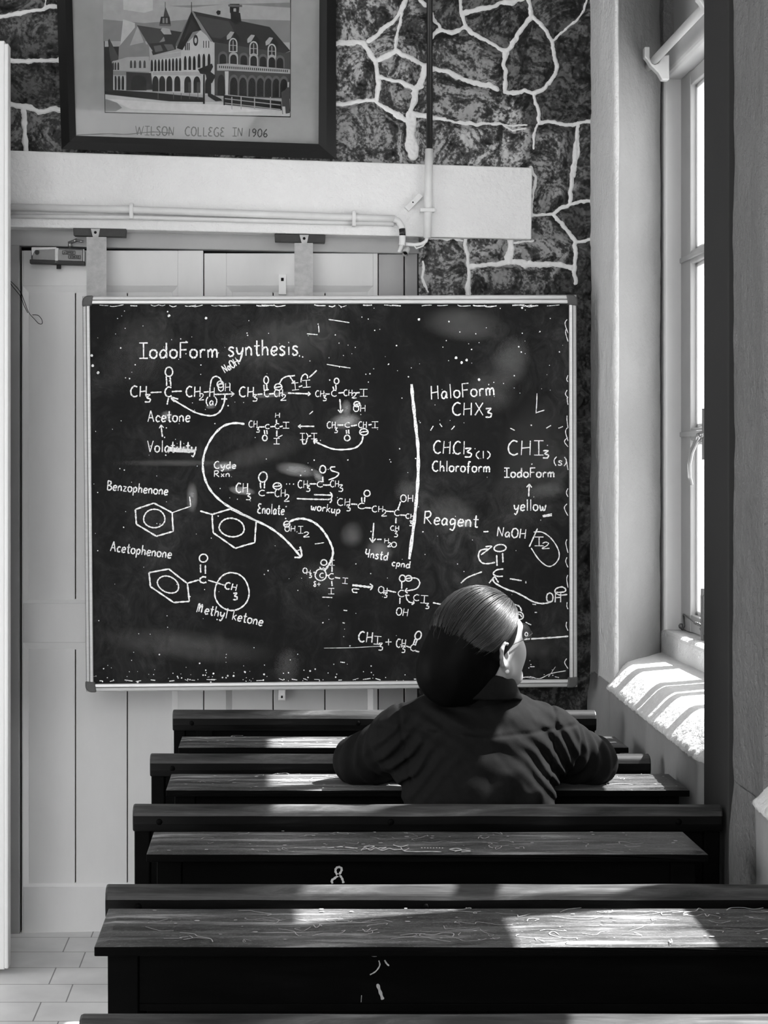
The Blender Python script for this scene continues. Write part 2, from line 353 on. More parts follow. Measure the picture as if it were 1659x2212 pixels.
def stone_grid(name, x0, x1, z0, z1, step, parent=None):
    nx, nz = int((x1 - x0) / step) + 1, int((z1 - z0) / step) + 1
    X, Z = np.meshgrid(np.linspace(x0, x1, nx), np.linspace(z0, z1, nz), indexing='ij')
    wx = X + .012 * fbm(X * 24, Z * 24, 0 * X, 4, 3); wz = Z + .012 * fbm(X * 24, Z * 24, 0 * X + 9, 4, 5)
    best = np.full(X.shape, 9.0)
    for ax, az, bx, bz, r in SEGS:
        m0 = .10
        ii = np.where((X[:, 0] > min(ax, bx) - m0) & (X[:, 0] < max(ax, bx) + m0))[0]; jj = np.where((Z[0] > min(az, bz) - m0) & (Z[0] < max(az, bz) + m0))[0]
        if not len(ii) or not len(jj): continue
        s = (slice(ii[0], ii[-1] + 1), slice(jj[0], jj[-1] + 1))
        dx, dz = bx - ax, bz - az; h = np.clip(((wx[s] - ax) * dx + (wz[s] - az) * dz) / (dx * dx + dz * dz + 1e-12), 0, 1)
        d = np.hypot(wx[s] - ax - h * dx, wz[s] - az - h * dz) - r
        best[s] = np.minimum(best[s], d)
    mort = np.clip(.5 - best / .006, 0, 1)
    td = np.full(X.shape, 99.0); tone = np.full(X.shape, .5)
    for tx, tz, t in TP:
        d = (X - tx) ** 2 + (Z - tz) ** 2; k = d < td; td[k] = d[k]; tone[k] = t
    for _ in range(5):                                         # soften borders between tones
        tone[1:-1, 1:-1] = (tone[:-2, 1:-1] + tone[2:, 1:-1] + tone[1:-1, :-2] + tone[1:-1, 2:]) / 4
    bulge = np.clip(best / .035, 0, 1); bulge = bulge * (2 - bulge)
    y = WALL.y0 + WALL.m * X - .016 * bulge - .018 * np.abs(fbm(X * 13, Z * 13, 0 * X, 5, 11)) * np.clip(best / .02, 0, 1) - .008 * mort - .002 * fbm(X * 130, Z * 130, 0 * X, 2, 4)
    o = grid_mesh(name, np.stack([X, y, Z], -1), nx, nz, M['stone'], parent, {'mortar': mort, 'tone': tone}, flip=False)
    return o
ZB = WALL(500, 505).z                       # underside of the lintel
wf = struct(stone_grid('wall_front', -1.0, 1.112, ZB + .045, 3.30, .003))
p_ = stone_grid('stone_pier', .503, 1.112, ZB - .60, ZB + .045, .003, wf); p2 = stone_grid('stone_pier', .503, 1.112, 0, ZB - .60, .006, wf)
pl = MB(); yw = WALL.y
def wallbox(mb, x0, x1, z0, z1, d0=.0, d1=.35):
    mb.slab([(x0, yw(x0) + d0, z0), (x1, yw(x1) + d0, z0), (x1, yw(x1) + d0, z1), (x0, yw(x0) + d0, z1)], (0, d1 - d0, 0))
wallbox(pl, XL, 1.5, 3.29, ZC, 0); wallbox(pl, XL, -1.0, 0, 3.29, 0); wallbox(pl, -1.0, 1.5, ZB + .045, 3.29, .03)
wallbox(pl, .503, 1.5, 0, ZB + .045, .04); wallbox(pl, -1.0, -.95, 0, ZB + .045, 0)
pl.build('masonry', M['stone'], wf)

# ---- white lintel across the door and the stone
lt = MB()
plate(lt, WALL, [(-60, 322), (1150, 362), (1148, 517), (-60, 488)], .25, -.035)
lint = lt.build('lintel', M['white_plaster'], None, .004); lint['kind'] = 'structure'

# ---- right wall: two window bays
def XW(y): return 1.105 - (5.8 - y) * .036
def rough_faces(mb_list, path, z0, z1, step=.014, amp=.0035, seed=2):
    # vertical surface that follows a plan polyline, roughened like hand-laid plaster
    pts = []
    for a, b in zip(path[:-1], path[1:]):
        n = max(2, int((Vector(b) - Vector(a)).length / step)); pts += [Vector(a).lerp(Vector(b), i / n) for i in range(n)]
    pts.append(Vector(path[-1])); nz = int((z1 - z0) / step) + 1
    P = np.array([[p.x, p.y] for p in pts]); Z = np.linspace(z0, z1, nz)
    X = np.repeat(P[:, :1], nz, 1); Y = np.repeat(P[:, 1:], nz, 1); ZZ = np.repeat(Z[None], len(P), 0)
    d = amp * fbm(X * 16, Y * 16, ZZ * 9, 3, seed) + amp * .9 * fbm(X * 5, Y * 5, ZZ * 3, 2, seed + 7)
    t = np.gradient(P, axis=0); nn = np.stack([-t[:, 1], t[:, 0]], 1); nn /= np.linalg.norm(nn, axis=1)[:, None] + 1e-9
    for _ in range(2): nn[1:-1] = (nn[:-2] + nn[1:-1] + nn[2:]) / 3
    V = np.stack([X + d * nn[:, :1], Y + d * nn[:, 1:], ZZ], -1)
    return V, len(P), nz
wr = None
def wr_grid(path, z0, z1, mat, name, **k):
    V, a, b = rough_faces(None, path, z0, z1, **k)
    o = grid_mesh(name, V, a, b, mat, wr)
    return o
c0 = MB()                                    # cores behind the plaster skin
def core(poly, z0, z1): c0.slab([(x, y, z0) for x, y in poly], (0, 0, z1 - z0))
Y1F, Y1N, Y2F, Y2N = 5.30, 3.96, 3.46, 2.05   # bay corners on the wall face
core([(XW(5.84) + .012, 5.84), (XW(Y1F) + .020, Y1F + .065), (1.318, 5.628), (1.6, 5.628), (1.6, 5.84)], 0, ZC)
core([(XW(Y1N) + .012, Y1N - .012), (1.32, 3.95), (1.6, 3.95), (1.6, 3.46), (1.32, 3.46), (XW(Y2F) + .012, Y2F + .012)], 0, ZC)
core([(XW(Y2N) + .012, Y2N), (1.6, Y2N), (1.6, YB), (XW(YB) + .012, YB)], 0, ZC)
for (a, b) in ((Y1F, Y1N), (Y2F, Y2N)):
    core([(1.42, a + .32), (1.6, a + .32), (1.6, b - .2), (1.42, b - .2)], 3.5, ZC)
    core([(XW(a) + .05, a), (1.6, a + .2), (1.6, b - .1), (XW(b) + .05, b)], 0, .93)
    core([(XW(a) + .01, a + .03), (1.42, a + .30), (1.42, b - .1), (XW(b) + .01, b - .03)], 3.45, ZC)
core([(1.44, 5.42), (1.6, 5.42), (1.6, 5.62), (1.44, 5.62)], .9, 3.5)  # outer lip added to keep the sun off the far reveal
wr = struct(c0.build('wall_right', M['shaded_wall_paint']))
fr_ = wr_grid([(XW(5.84), 5.84), (XW(5.345), 5.345), (1.0915, 5.325), (1.104, 5.322), (1.297, 5.585)], .84, ZC, M['jamb_paint'], 'far_reveal', amp=.0045, seed=5)
fr_.data.materials.append(M['reveal_paint'])
for pg in fr_.data.polygons: pg.material_index = 1 if pg.center.x > 1.106 else 0
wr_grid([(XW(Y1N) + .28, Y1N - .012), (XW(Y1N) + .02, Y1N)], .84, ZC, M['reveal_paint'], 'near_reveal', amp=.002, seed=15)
wr_grid([(XW(Y1N) + .02, Y1N), (XW(Y1N), Y1N), (XW(Y2F), Y2F), (XW(Y2F) + .24, Y2F - .04)], .84, ZC, M['shaded_wall_paint'], 'near_pier_face', amp=.007, seed=9)
wr_grid([(XW(Y2N) + .2, Y2N + .02), (XW(Y2N), Y2N), (XW(0.2), 0.2)], 0, ZC, M['shaded_wall_paint'], 'rear_pier_face', amp=.004, seed=4, step=.04)
# sill and dado: swept profile, broken plaster edge
def sill(name, ya, yb, seed, splay):
    ys = np.arange(yb - .02, ya + (.285 if splay else .015), .008); out = []
    prof = [(-.020, 0), (-.020, .4), (-.020, .6), (-.020, .7), (-.020, .78), (-.020, .82), (-.020, .85), (-.020, .87), (-.021, .885), (-.024, .895), (-.028, .902), (-.026, .909), (-.016, .918), (-.004, .930), (.008, .941), (.020, .952), (.032, .962), (.044, .969), (.056, .974)]
    prof += [(.056 + (i + 1) * .0165, .975 + .0006 * i) for i in range(18)]
    for y in ys:
        xw = XW(min(y, ya)); lim = XW(ya) + (y - ya) * (1.297 - XW(ya)) / .285 - .004 if y > ya else -9
        for k, (dx, z) in enumerate(prof):
            e = math.exp(-((k - 10) / 1.6) ** 2); tt = min(1, max(0, (y - yb) / .05)); dx = dx * (.25 + .75 * tt) if dx < 0 else dx; e *= tt
            d = .008 * e * (mnoise.noise((y * 34, 3.1 + seed, 0)) + .8 * mnoise.noise((y * 85, k * .4, seed))) + .0025 * mnoise.noise((y * 14, z * 14, seed)); d2 = .006 * e * mnoise.noise((y * 60, 7.7 + k * .5, seed))
            if k < 9: d += .003 * mnoise.noise((y * 6, z * 6, seed))
            if k > 11: d2 = .0016 * mnoise.noise((y * 12, dx * 12, seed)) + .0007 * mnoise.noise((y * 90, dx * 90, seed)); d *= .3
            out.append((max(min(xw + dx + d, 1.42), lim), y, z + d2))
    o = grid_mesh(name, out, len(ys), len(prof), [M['jamb_paint'], M['lower_wall']], wr, flip=True); np_ = len(prof) - 1
    o.data.polygons.foreach_set('material_index', [1 if i % np_ < 9 else 0 for i in range(len(o.data.polygons))])
    return o
sill('sill', Y1F, Y1N, 1.0, True); sill('sill', Y2F, Y2N, 5.0, False)
def dado(y0, y1, seed, mat):
    ys = np.arange(y0, y1, .02); zs = np.linspace(0, .90, 36); out = []
    for y in ys:
        for z in zs: out.append((XW(y) - .012 * min(1, (.90 - z) * 9) + .004 * mnoise.noise((y * 7, z * 7, seed)) + .0012 * mnoise.noise((y * 30, z * 30, seed)), y, z))
    grid_mesh('dado', out, len(ys), len(zs), M[mat], wr, flip=True)
dado(Y2F - .02, Y1N + .02, 3.0, 'shaded_wall_paint'); dado(Y1F - .02, 5.84, 8.0, 'lower_wall')
# pier corner's shade, painted as a smooth dark band beside the window
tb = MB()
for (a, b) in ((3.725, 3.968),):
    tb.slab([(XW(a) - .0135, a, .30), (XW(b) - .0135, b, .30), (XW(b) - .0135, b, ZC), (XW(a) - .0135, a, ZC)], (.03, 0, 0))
struct(tb.build('shade_strip_1', M['pier_shade'], None, .003))

# ---- windows (frame, sash bars, panes)
def window(idx, y_hi, y_lo, bars, blocked=()):
    fx0, fx1 = 1.308, 1.42
    f = MB(); f.box(fx0, fx1, y_hi, y_hi + .06, .95, 3.02); f.box(fx0, fx1, y_lo - .06, y_lo, .95, 3.02)
    w = struct(f.build('window_%d' % idx, M['frame_paint'], None, .012, False, 3))
    MB().box(fx0, fx1 - .015, y_lo - .06, y_hi + .06, 2.90, 2.99).build('head_rail', M['frame_paint'], w, .018, False, 3)
    MB().box(1.352, 1.42, y_lo - .06, y_hi + .06, 2.99, 3.6).build('header_panel', M['sash_paint'], w)
    MB().box(fx0 - .006, fx1, y_lo - .06, y_hi + .06, .95, 1.058).build('window_stool', M['jamb_paint'], w, .016, False, 3)
    X0, X1 = 1.365, 1.398
    s = MB()
    s.box(X0 + .002, X1 - .002, y_lo + .01, y_hi - .01, 1.062, 1.118); s.box(X0 + .002, X1 - .002, y_lo + .01, y_hi - .01, 2.852, 2.898)
    for z in (1.688, 2.268): s.box(X0 + .002, X1 - .002, y_lo + .01, y_hi - .01, z, z + .042); s.box(X0 - .008, X1 - .004, y_lo + .012, y_hi - .012, z + .013, z + .031)
    for a, b in bars: s.box(X0, X1, b, a, 1.06, 2.90)
    s.build('sash', M['sash_paint'], w, .004)
    bd = MB()
    edges = [y_hi] + [q for ab in bars for q in ab] + [y_lo]
    for i in range(0, len(edges) - 1):
        a, b = edges[i], edges[i + 1]
        if (a, b) in bars or a - b < .02: continue
        for zl, zh in ((1.118, 1.688), (1.730, 2.268), (2.310, 2.852)):
            g = MB().box(1.3815, 1.3835, b, a, zl, zh)
            g.build('pane', M['sash_paint'] if (zl in blocked or (zl > 2.3 and blocked and i > 2)) else M['window_glass'], w)  # blocked panes: opaque, added unseen to shape the sun on the foreground desk
            for (p, q) in ((a, a - .012), (b + .012, b)): bd.box(X1 - .012, X1 + .012, q, p, zl, zh)
            bd.box(X1 - .012, X1 + .012, b, a, zl, zl + .012); bd.box(X1 - .012, X1 + .012, b, a, zh - .012, zh)
    bd.build('glazing_bead', M['frame_paint'], w)
    return w
BARS1 = [(5.58, 5.455), (5.255, 5.205), (4.907, 4.857), (4.842, 4.735), (4.680, 4.65), (4.457, 4.422), (4.055, 3.98)]
w1 = window(1, 5.58, 3.98, BARS1)
w2 = window(2, 3.50, 2.10, [(3.50, 3.46), (3.22, 3.18), (2.86, 2.80), (2.47, 2.43), (2.15, 2.10)], (1.118,))
MB().box(1.367, 1.396, 3.20, 3.47, 2.745, 2.80).build('cross_bar', M['sash_paint'], w2)
# lever handle, bolt and hook of the near sash
hd = MB(); hz = 1.70
hd.box(1.350, 1.366, 5.216, 5.246, hz - .075, hz + .085)
hd.tube([(1.358, 5.231, hz + .004), (1.338, 5.231, hz + .002)], .010)
hd.tube([(1.338, 5.231, hz + .002), (1.335, 5.251, hz - .015), (1.328, 5.286, hz - .05), (1.324, 5.306, hz - .09), (1.326, 5.309, hz - .13), (1.332, 5.303, hz - .155)], [.010, .009, .008, .008, .007, .006])
hd.build('lever_handle', M['steel'], w1, 0, True)
bt = MB(); bt.box(1.345, 1.366, 5.211, 5.246, 1.075, 1.20); bt.tube([(1.353, 5.271, 1.09), (1.353, 5.181, 1.09)], .006); bt.tube([(1.350, 5.229, 1.0), (1.350, 5.229, 1.22)], .008)
bt.build('bolt', M['closer'], w1, .002)
hk = MB(); hk.tube([(1.363, 5.541, 1.112), (1.360, 5.481, 1.109), (1.358, 5.421, 1.106), (1.356, 5.361, 1.102)], .0022, 6)
for i in range(6): hk.ball((1.356, 5.356 - i * .012, 1.101 - .001 * (i % 2)), .0055, 8)
hk.tube([(1.363, 5.536, 1.110), (1.361, 5.521, 1.075), (1.355, 5.526, 1.062)], .004, 6); hk.ball((1.354, 5.528, 1.074), .010, 10)
hk.build('window_hook', M['closer'], w1, 0, True)

# curtain rod across the bay
cr = thing('curtain_rod', 'pale curtain rod held by a scalloped bracket above the tall window', 'curtain rod', (1.24, 5.42, 2.90))
MB().tube([(1.2376, 5.50, 2.922), (1.2376, 3.88, 2.922)], .0135, 14).build('rod', M['frame_paint'], cr, 0, True)
def bracket(y):
    pr = [(1.205, 2.965), (1.222, 2.965), (1.222, 2.930), (1.228, 2.912), (1.2376, 2.907), (1.250, 2.912), (1.262, 2.935), (1.285, 2.940), (1.285, 2.858), (1.262, 2.858), (1.250, 2.880), (1.225, 2.905), (1.212, 2.925), (1.205, 2.932)]
    MB().slab([(x, y, z) for x, z in pr], (0, .03, 0)).build('bracket', M['frame_paint'], cr, .003)
bracket(5.405); bracket(4.735)

# ---- old double door behind the chalkboard
d1 = MB()
def dp(mb, x0, y0, x1, y1, depth, off, mi=0): plate(mb, DOOR, [(x0, y0), (x1, y0), (x1, y1), (x0, y1)], depth, off, mi)
dp(d1, -90, 480, 905, 2036, .02, .035)          # dark void behind the leaves
door1 = struct(d1.build('door_1', M['door_gap']))
fr = MB(); plate(fr, DOOR, [(-40, 486), (905, 515), (905, 548), (-40, 529)], .05, -.012); dp(fr, -30, 528, 42, 2024, .05, -.010); dp(fr, 875, 548, 908, 2030, .05, -.004)
fr.build('door_frame', M['door_frame'], door1, .003)
def leaf(x0, x1, xi0, xi1, seams, name):
    yt = 541 if x0 < 300 else 547
    lf = MB()
    dp(lf, x0, yt, xi0, 2021, .03, 0); dp(lf, xi1, yt, x1, 2021, .03, 0)
    dp(lf, xi0, yt, xi1, 618, .03, 0); dp(lf, xi0, 1303, xi1, 1388, .03, 0); dp(lf, xi0, 1916, xi1, 2021, .03, 0)
    o = lf.build('door_leaf', M['door_paint'], door1, .002)
    pn = MB()
    for (ya, yb) in ((632, 1295), (1399, 1907)):
        xs = [xi0 + 11] + [s for s in seams if xi0 + 14 < s < xi1 - 14] + [xi1 - 11]
        for a, b in zip(xs[:-1], xs[1:]): dp(pn, a + 1.1, ya - 3, b - 1.1, yb + 3, .012, .016)
    pn.build('plank_panel', M['door_paint'], o, .002)
    mo = MB()
    for (ya, yb) in ((618, 1303), (1388, 1916)):
        q = [(xi0, ya), (xi1, ya), (xi1, yb), (xi0, yb)]; i_ = [(xi0 + 13, ya + 15), (xi1 - 13, ya + 15), (xi1 - 13, yb - 9), (xi0 + 13, yb - 9)]
        for k in range(4):
            a, b, c, d = q[k], q[(k + 1) % 4], i_[(k + 1) % 4], i_[k]
            A, B, C_, D = DOOR(*a), DOOR(*b), DOOR(*c, .018), DOOR(*d, .018)
            mo.add([A, B, C_, D, A + Vector((0, .03, 0)), B + Vector((0, .03, 0)), C_ + Vector((0, .012, 0)), D + Vector((0, .012, 0))], [(0, 1, 2, 3), (4, 7, 6, 5), (0, 4, 5, 1), (1, 5, 6, 2), (2, 6, 7, 3), (3, 7, 4, 0)])
    mo.build('panel_moulding', M['door_trim'], o)
    return o
leaf(47, 439, 50, 384, [163, 275], 'a'); leaf(441, 816, 489, 806, [495, 590, 702, 800], 'b')
fx = MB(); dp(fx, 818, 549, 872, 2021, .03, .004); fx.build('side_jamb', M['door_frame'], door1, .002)
for (lx, ly, h) in ((610, 592, 44), (609, 1488, 26)):
    lm = MB(); dp(lm, lx - 8, ly, lx + 8, ly + h, .012, -.012); dp(lm, lx - 3, ly + 8, lx + 3, ly + 15, .006, -.0145, 1)
    lm.build('latch_plate', [M['door_trim'], M['black']], door1, .001)
# open door leaf standing at the left edge of the view
ol = MB(); yl = 5.25
ol.box(-1.75, -.846, yl, yl + .04, .018, 2.945)
door2 = struct(ol.build('door_2', M['leaf_paint'], None, .003))
MB().box(-.846, -.8335, yl - .004, yl + .044, .022, 2.935).build('edge_bead', M['frame_paint'], door2, .003)
MB().box(-1.70, -1.40, yl - .010, yl + .0, .3, 1.2).build('panel', M['leaf_paint'], door2, .004)
MB().tube([(-1.2, yl + .02, .0), (-1.2, yl + .02, .03)], .012).build('floor_pin', M['steel'], door2)
# ================================================================== THINGS ON THE FRONT WALL
# ---- framed photograph
PF = Plane(5.74 - .045, .07)
pf = thing('framed_picture', 'large dark wooden frame holding an old photograph of a gabled college building', 'picture', tuple(PF(430, 330)))
def member(pts): 
    return plate(MB(), PF, pts, .035, 0)
fo = [(112, -330), (726, -330), (726, 344), (133, 322)]; fi = [(148, -300), (692, -300), (688, 311), (164, 293)]
fm = [tuple(a + (b - a) * .55 for a, b in zip(p, q)) for p, q in zip(fo, fi)]
for k, nm in enumerate(('top', 'right', 'bottom', 'left')):
    a, b, c, d = fo[k], fo[(k + 1) % 4], fi[(k + 1) % 4], fi[k]; e, g = fm[(k + 1) % 4], fm[k]
    mb = MB()
    prof = [(PF(*a), PF(*b)), (PF(*g, -.012), PF(*e, -.012)), (PF(*d, -.002), PF(*c, -.002)), (PF(*d, .03), PF(*c, .03)), (PF(*a, .035), PF(*b, .035))]
    vs = [p for pr in prof for p in pr]; n = len(prof)
    mb.add(vs, [(2 * i, 2 * i + 1, 2 * ((i + 1) % n) + 1, 2 * ((i + 1) % n)) for i in range(n)] + [tuple(2 * i for i in range(n)), tuple(2 * i + 1 for i in range(n - 1, -1, -1))])
    mb.build('frame_side', M['picture_frame'], pf)
mm_ = MB(); plate(mm_, PF, [(146, -302), (694, -302), (690, 313), (162, 295)], .004, .012); mm_.build('mat', M['mat_board'], pf)
gl = MB(); plate(gl, PF, [(147, -301), (693, -301), (689, 312), (163, 294)], .002, .004); gl.build('glass', M['picture_glass'], pf)
# the photograph: flat print, tones laid as polygons
TN = [.004, .010, .022, .045, .09, .18, .30, .40, .50]
PH = [gray('print_tone_%d' % i, v, .6, .1, .12, 40) for i, v in enumerate(TN)]
R3 = lambda u, v: (200 + u / 3.607, v / 3.607)
pm = MB(); lay = [0]
def pp(tone, pts):
    lay[0] += 1; vs = [PF(*R3(u, v), .0115 - .00001 * lay[0]) for u, v in pts]
    pm.add(vs, [tuple(range(len(vs)))], tone)
def arch(tone, cx, base, w, h, skew=0):
    pts = [(cx - w, base), (cx - w, base - h * .62)]
    for k in range(1, 8):
        a = math.pi * k / 8; pts.append((cx - w * math.cos(a), base - h * .62 - h * .38 * math.sin(a)))
    pts += [(cx + w, base - h * .62), (cx + w, base)]
    pp(tone, pts)
pp(0, [(74, -880), (1549, -880), (1543, 915), (94, 880)])
pp(6, [(82, -870), (1541, -870), (1537, 907), (100, 872)])                              # sky
pp(5, [(82, 60), (1541, 20), (1541, 330), (82, 320)]); pp(6, [(82, -20), (300, 20), (760, 60), (1060, 30), (1540, 60), (1540, 160), (900, 140), (400, 180), (82, 150)])
pp(7, [(238, -30), (470, -20), (470, 80), (400, 100), (240, 75)]); pp(7, [(238, 150), (330, 180), (330, 360), (215, 360)])
pp(7, [(98, 735), (600, 790), (1020, 795), (1540, 870), (1537, 905), (100, 870)])        # road
pp(8, [(120, 770), (600, 805), (1000, 815), (1350, 865), (1000, 880), (300, 850)]); pp(5, [(98, 770), (190, 800), (230, 840), (180, 868), (100, 868)])
pp(1, [(88, 365), (210, 362), (215, 480), (160, 470), (160, 700), (470, 720), (860, 760), (860, 795), (600, 790), (98, 735)])
pp(3, [(120, 320), (130, 300), (215, 470), (140, 475)]); pp(1, [(124, 310), (130, 310), (132, 370), (124, 370)])
pp(5, [(205, 365), (345, 196), (420, 350), (445, 470), (200, 490)]); pp(6, [(290, 355), (350, 205), (400, 330)])   # left wing
pp(2, [(345, 196), (700, 250), (640, 370), (470, 400), (430, 340)]); pp(3, [(345, 196), (540, 226), (560, 330), (430, 340)])
pp(5, [(210, 365), (440, 345), (445, 450), (215, 500)])
pp(6, [(545, 215), (600, 225), (615, 268), (555, 268), (530, 235)]); pp(2, [(533, 130), (600, 130), (610, 195), (520, 195)]); pp(5, [(545, 140), (560, 140), (560, 180), (545, 180)]); pp(5, [(570, 140), (585, 140), (585, 180), (570, 180)])
pp(3, [(566, 50), (598, 130), (553, 130)]); pp(1, [(564, 15), (568, 15), (568, 55), (564, 55)]); pp(4, [(518, 185), (612, 190), (610, 205), (520, 202)])
pp(6, [(150, 480), (270, 445), (440, 440), (440, 560), (250, 555), (165, 560)]); pp(5, [(160, 550), (440, 560), (440, 590), (160, 585)])
for x in (160, 178, 200): arch(2, x, 545, 7, 60)
for x in (300, 330, 370, 405): arch(3, x, 530, 9, 60)
for x in (178, 206, 236): arch(1, x, 700, 11, 110)
for x in (168, 192, 221, 250): pp(7, [(x - 3, 600), (x + 3, 600), (x + 4, 702), (x - 4, 702)])
pp(2, [(262, 560), (455, 570), (470, 700), (262, 705)]); arch(1, 360, 705, 60, 120)
pp(7, [(455, 440), (690, 400), (700, 370), (840, 235), (950, 330), (950, 745), (700, 725), (470, 705)])                 # lit face
pp(6, [(455, 440), (690, 405), (690, 440), (455, 470)]); pp(6, [(470, 560), (830, 560), (850, 590), (470, 585)])
pp(2, [(460, 400), (650, 350), (650, 385), (470, 430)]); pp(4, [(475, 360), (530, 350), (550, 395), (490, 408)]); pp(4, [(555, 345), (620, 345), (640, 385), (585, 395)]); pp(5, [(520, 330), (555, 285), (565, 320)])
for i in range(9): arch(1, 462 + i * 27.5, 555 - i * .5, 9, 90 + i * 1.5)
for i, x in enumerate((722, 757, 792, 829, 867, 907)): arch(1, x, 545 if i < 3 else 528 , 11, 110)
for i, x in enumerate((490, 542, 598, 660)): arch(1, x, 712, 24, 120)
for i, x in enumerate((741, 813)): arch(1, x, 724, 27, 130)
arch(1, 900, 728, 24, 120); pp(3, [(745, 640), (768, 640), (765, 715), (745, 715)]); pp(3, [(812, 640), (842, 640), (835, 720), (812, 720)])
pp(1, [(770, 85), (848, 235), (780, 250), (700, 390), (655, 375)]); pp(2, [(770, 140), (820, 225), (740, 270), (700, 330)])       # gable
pp(5, [(770, 85), (785, 85), (940, 325), (920, 325)]); pp(4, [(772, 85), (660, 365), (645, 350)])
pp(2, [(785, 88), (1380, 210), (1540, 395), (1500, 415), (940, 330)]); pp(3, [(800, 120), (1060, 165), (1100, 240), (1000, 300), (930, 290)])   # main roof
pp(1, [(768, 15), (773, 15), (774, 90), (768, 90)])
for k in range(16):
    a = 2 * math.pi * k / 16; b = 2 * math.pi * (k + 1) / 16
    pp(2, [(803 + 20 * math.cos(a), 315 + 44 * math.sin(a)), (803 + 20 * math.cos(b), 315 + 44 * math.sin(b)), (803 + 10 * math.cos(b), 315 + 22 * math.sin(b)), (803 + 10 * math.cos(a), 315 + 22 * math.sin(a))])
for x in (724, 738, 752): pp(1, [(x - 4, 335), (x + 4, 333), (x + 4, 390), (x - 4, 392)])
for x in (865, 885, 905): pp(1, [(x - 3, 318), (x + 3, 318), (x + 3, 372), (x - 3, 374)])
pp(1, [(1075, 100), (1150, 100), (1160, 175), (1110, 195), (1078, 160)]); pp(1, [(1068, 30), (1145, 30), (1140, 105), (1070, 100)]); pp(6, [(1078, -10), (1135, -10), (1130, 5), (1080, 5)]); pp(4, [(1055, 35), (1165, 38), (1165, 55), (1060, 52)]); pp(6, [(1098, 65), (1118, 65), (1118, 90), (1098, 90)])
pp(1, [(962, 95), (975, 80), (998, 85), (995, 112), (975, 118)])
pp(3, [(950, 332), (1500, 415), (1540, 400), (1540, 770), (950, 745)])                    # shaded side
for (x, y) in ((1095, 300), (1255, 325), (1397, 345)):
    pp(6, [(x - 50, y - 20), (x - 20, y - 55), (x + 10, y - 50), (x - 20, y), (x - 48, y + 10)]); pp(1, [(x + 10, y - 55), (x + 55, y - 5), (x + 40, y + 30), (x, y)])
    arch(7, x, y + 105, 33, 110); arch(2, x, y + 98, 25, 92); pp(6, [(x - 3, y + 15), (x + 3, y + 15), (x + 3, y + 95), (x - 3, y + 95)]); pp(6, [(x - 25, y + 50), (x + 25, y + 52), (x + 25, y + 57), (x - 25, y + 55)])
for i, x in enumerate((1015, 1098, 1178, 1255, 1328, 1397, 1460)): arch(6 if i in (1, 3, 5) else 4, x, 500 + i * 5, 36, 100); arch(1, x, 502 + i * 5, 26, 82)
pp(6, [(970, 500), (1060, 495), (1540, 540), (1540, 575), (1060, 550), (970, 550)])
for i in range(34): x = 985 + i * 16; pp(2, [(x, 512 + i), (x + 8, 512 + i), (x + 8, 530 + i), (x, 530 + i)])
pp(7, [(1030, 555), (1060, 555), (1055, 760), (1000, 760), (1035, 740)])
for i, x in enumerate((1100, 1172, 1242, 1308, 1370, 1430, 1490)): arch(4, x, 745 + i * 2, 38, 165); arch(1, x, 747 + i * 2, 29, 145)
arch(1, 1002, 745, 28, 165)
pp(1, [(820, 540), (870, 520), (930, 495), (940, 520), (920, 560), (960, 590), (930, 650), (890, 620), (880, 580), (840, 575)]); pp(0, [(862, 580), (874, 580), (874, 810), (860, 810)])   # tree, post
pp(1, [(500, 730), (860, 760), (860, 795), (520, 760)]); pp(1, [(1030, 740), (1470, 790), (1475, 860), (1030, 815)])
for x in (510, 630, 690, 755, 820): pp(4, [(x - 2, 725), (x + 3, 725), (x + 3, 775), (x - 2, 770)])
pp(0, [(1020, 710), (1030, 710), (1030, 820), (1020, 820)])
for (a, b) in ((735, 780), (765, 815), (800, 850)): pp(6, [(1030, a), (1465, b), (1465, b + 7), (1030, a + 6)])
for x in (1085, 1157, 1262, 1386): pp(6, [(x - 4, 755), (x + 4, 755), (x + 4, 855), (x - 4, 850)])
pp(3, [(1470, 720), (1500, 700), (1530, 660), (1538, 880), (1480, 890)]); pp(7, [(1478, 830), (1500, 830), (1505, 890), (1485, 892)]); pp(6, [(1518, 640), (1532, 640), (1530, 680), (1518, 680)]); pp(1, [(895, 720), (905, 720), (1000, 770), (1010, 785), (960, 790), (900, 750)])
pm.build('photograph', PH, pf)

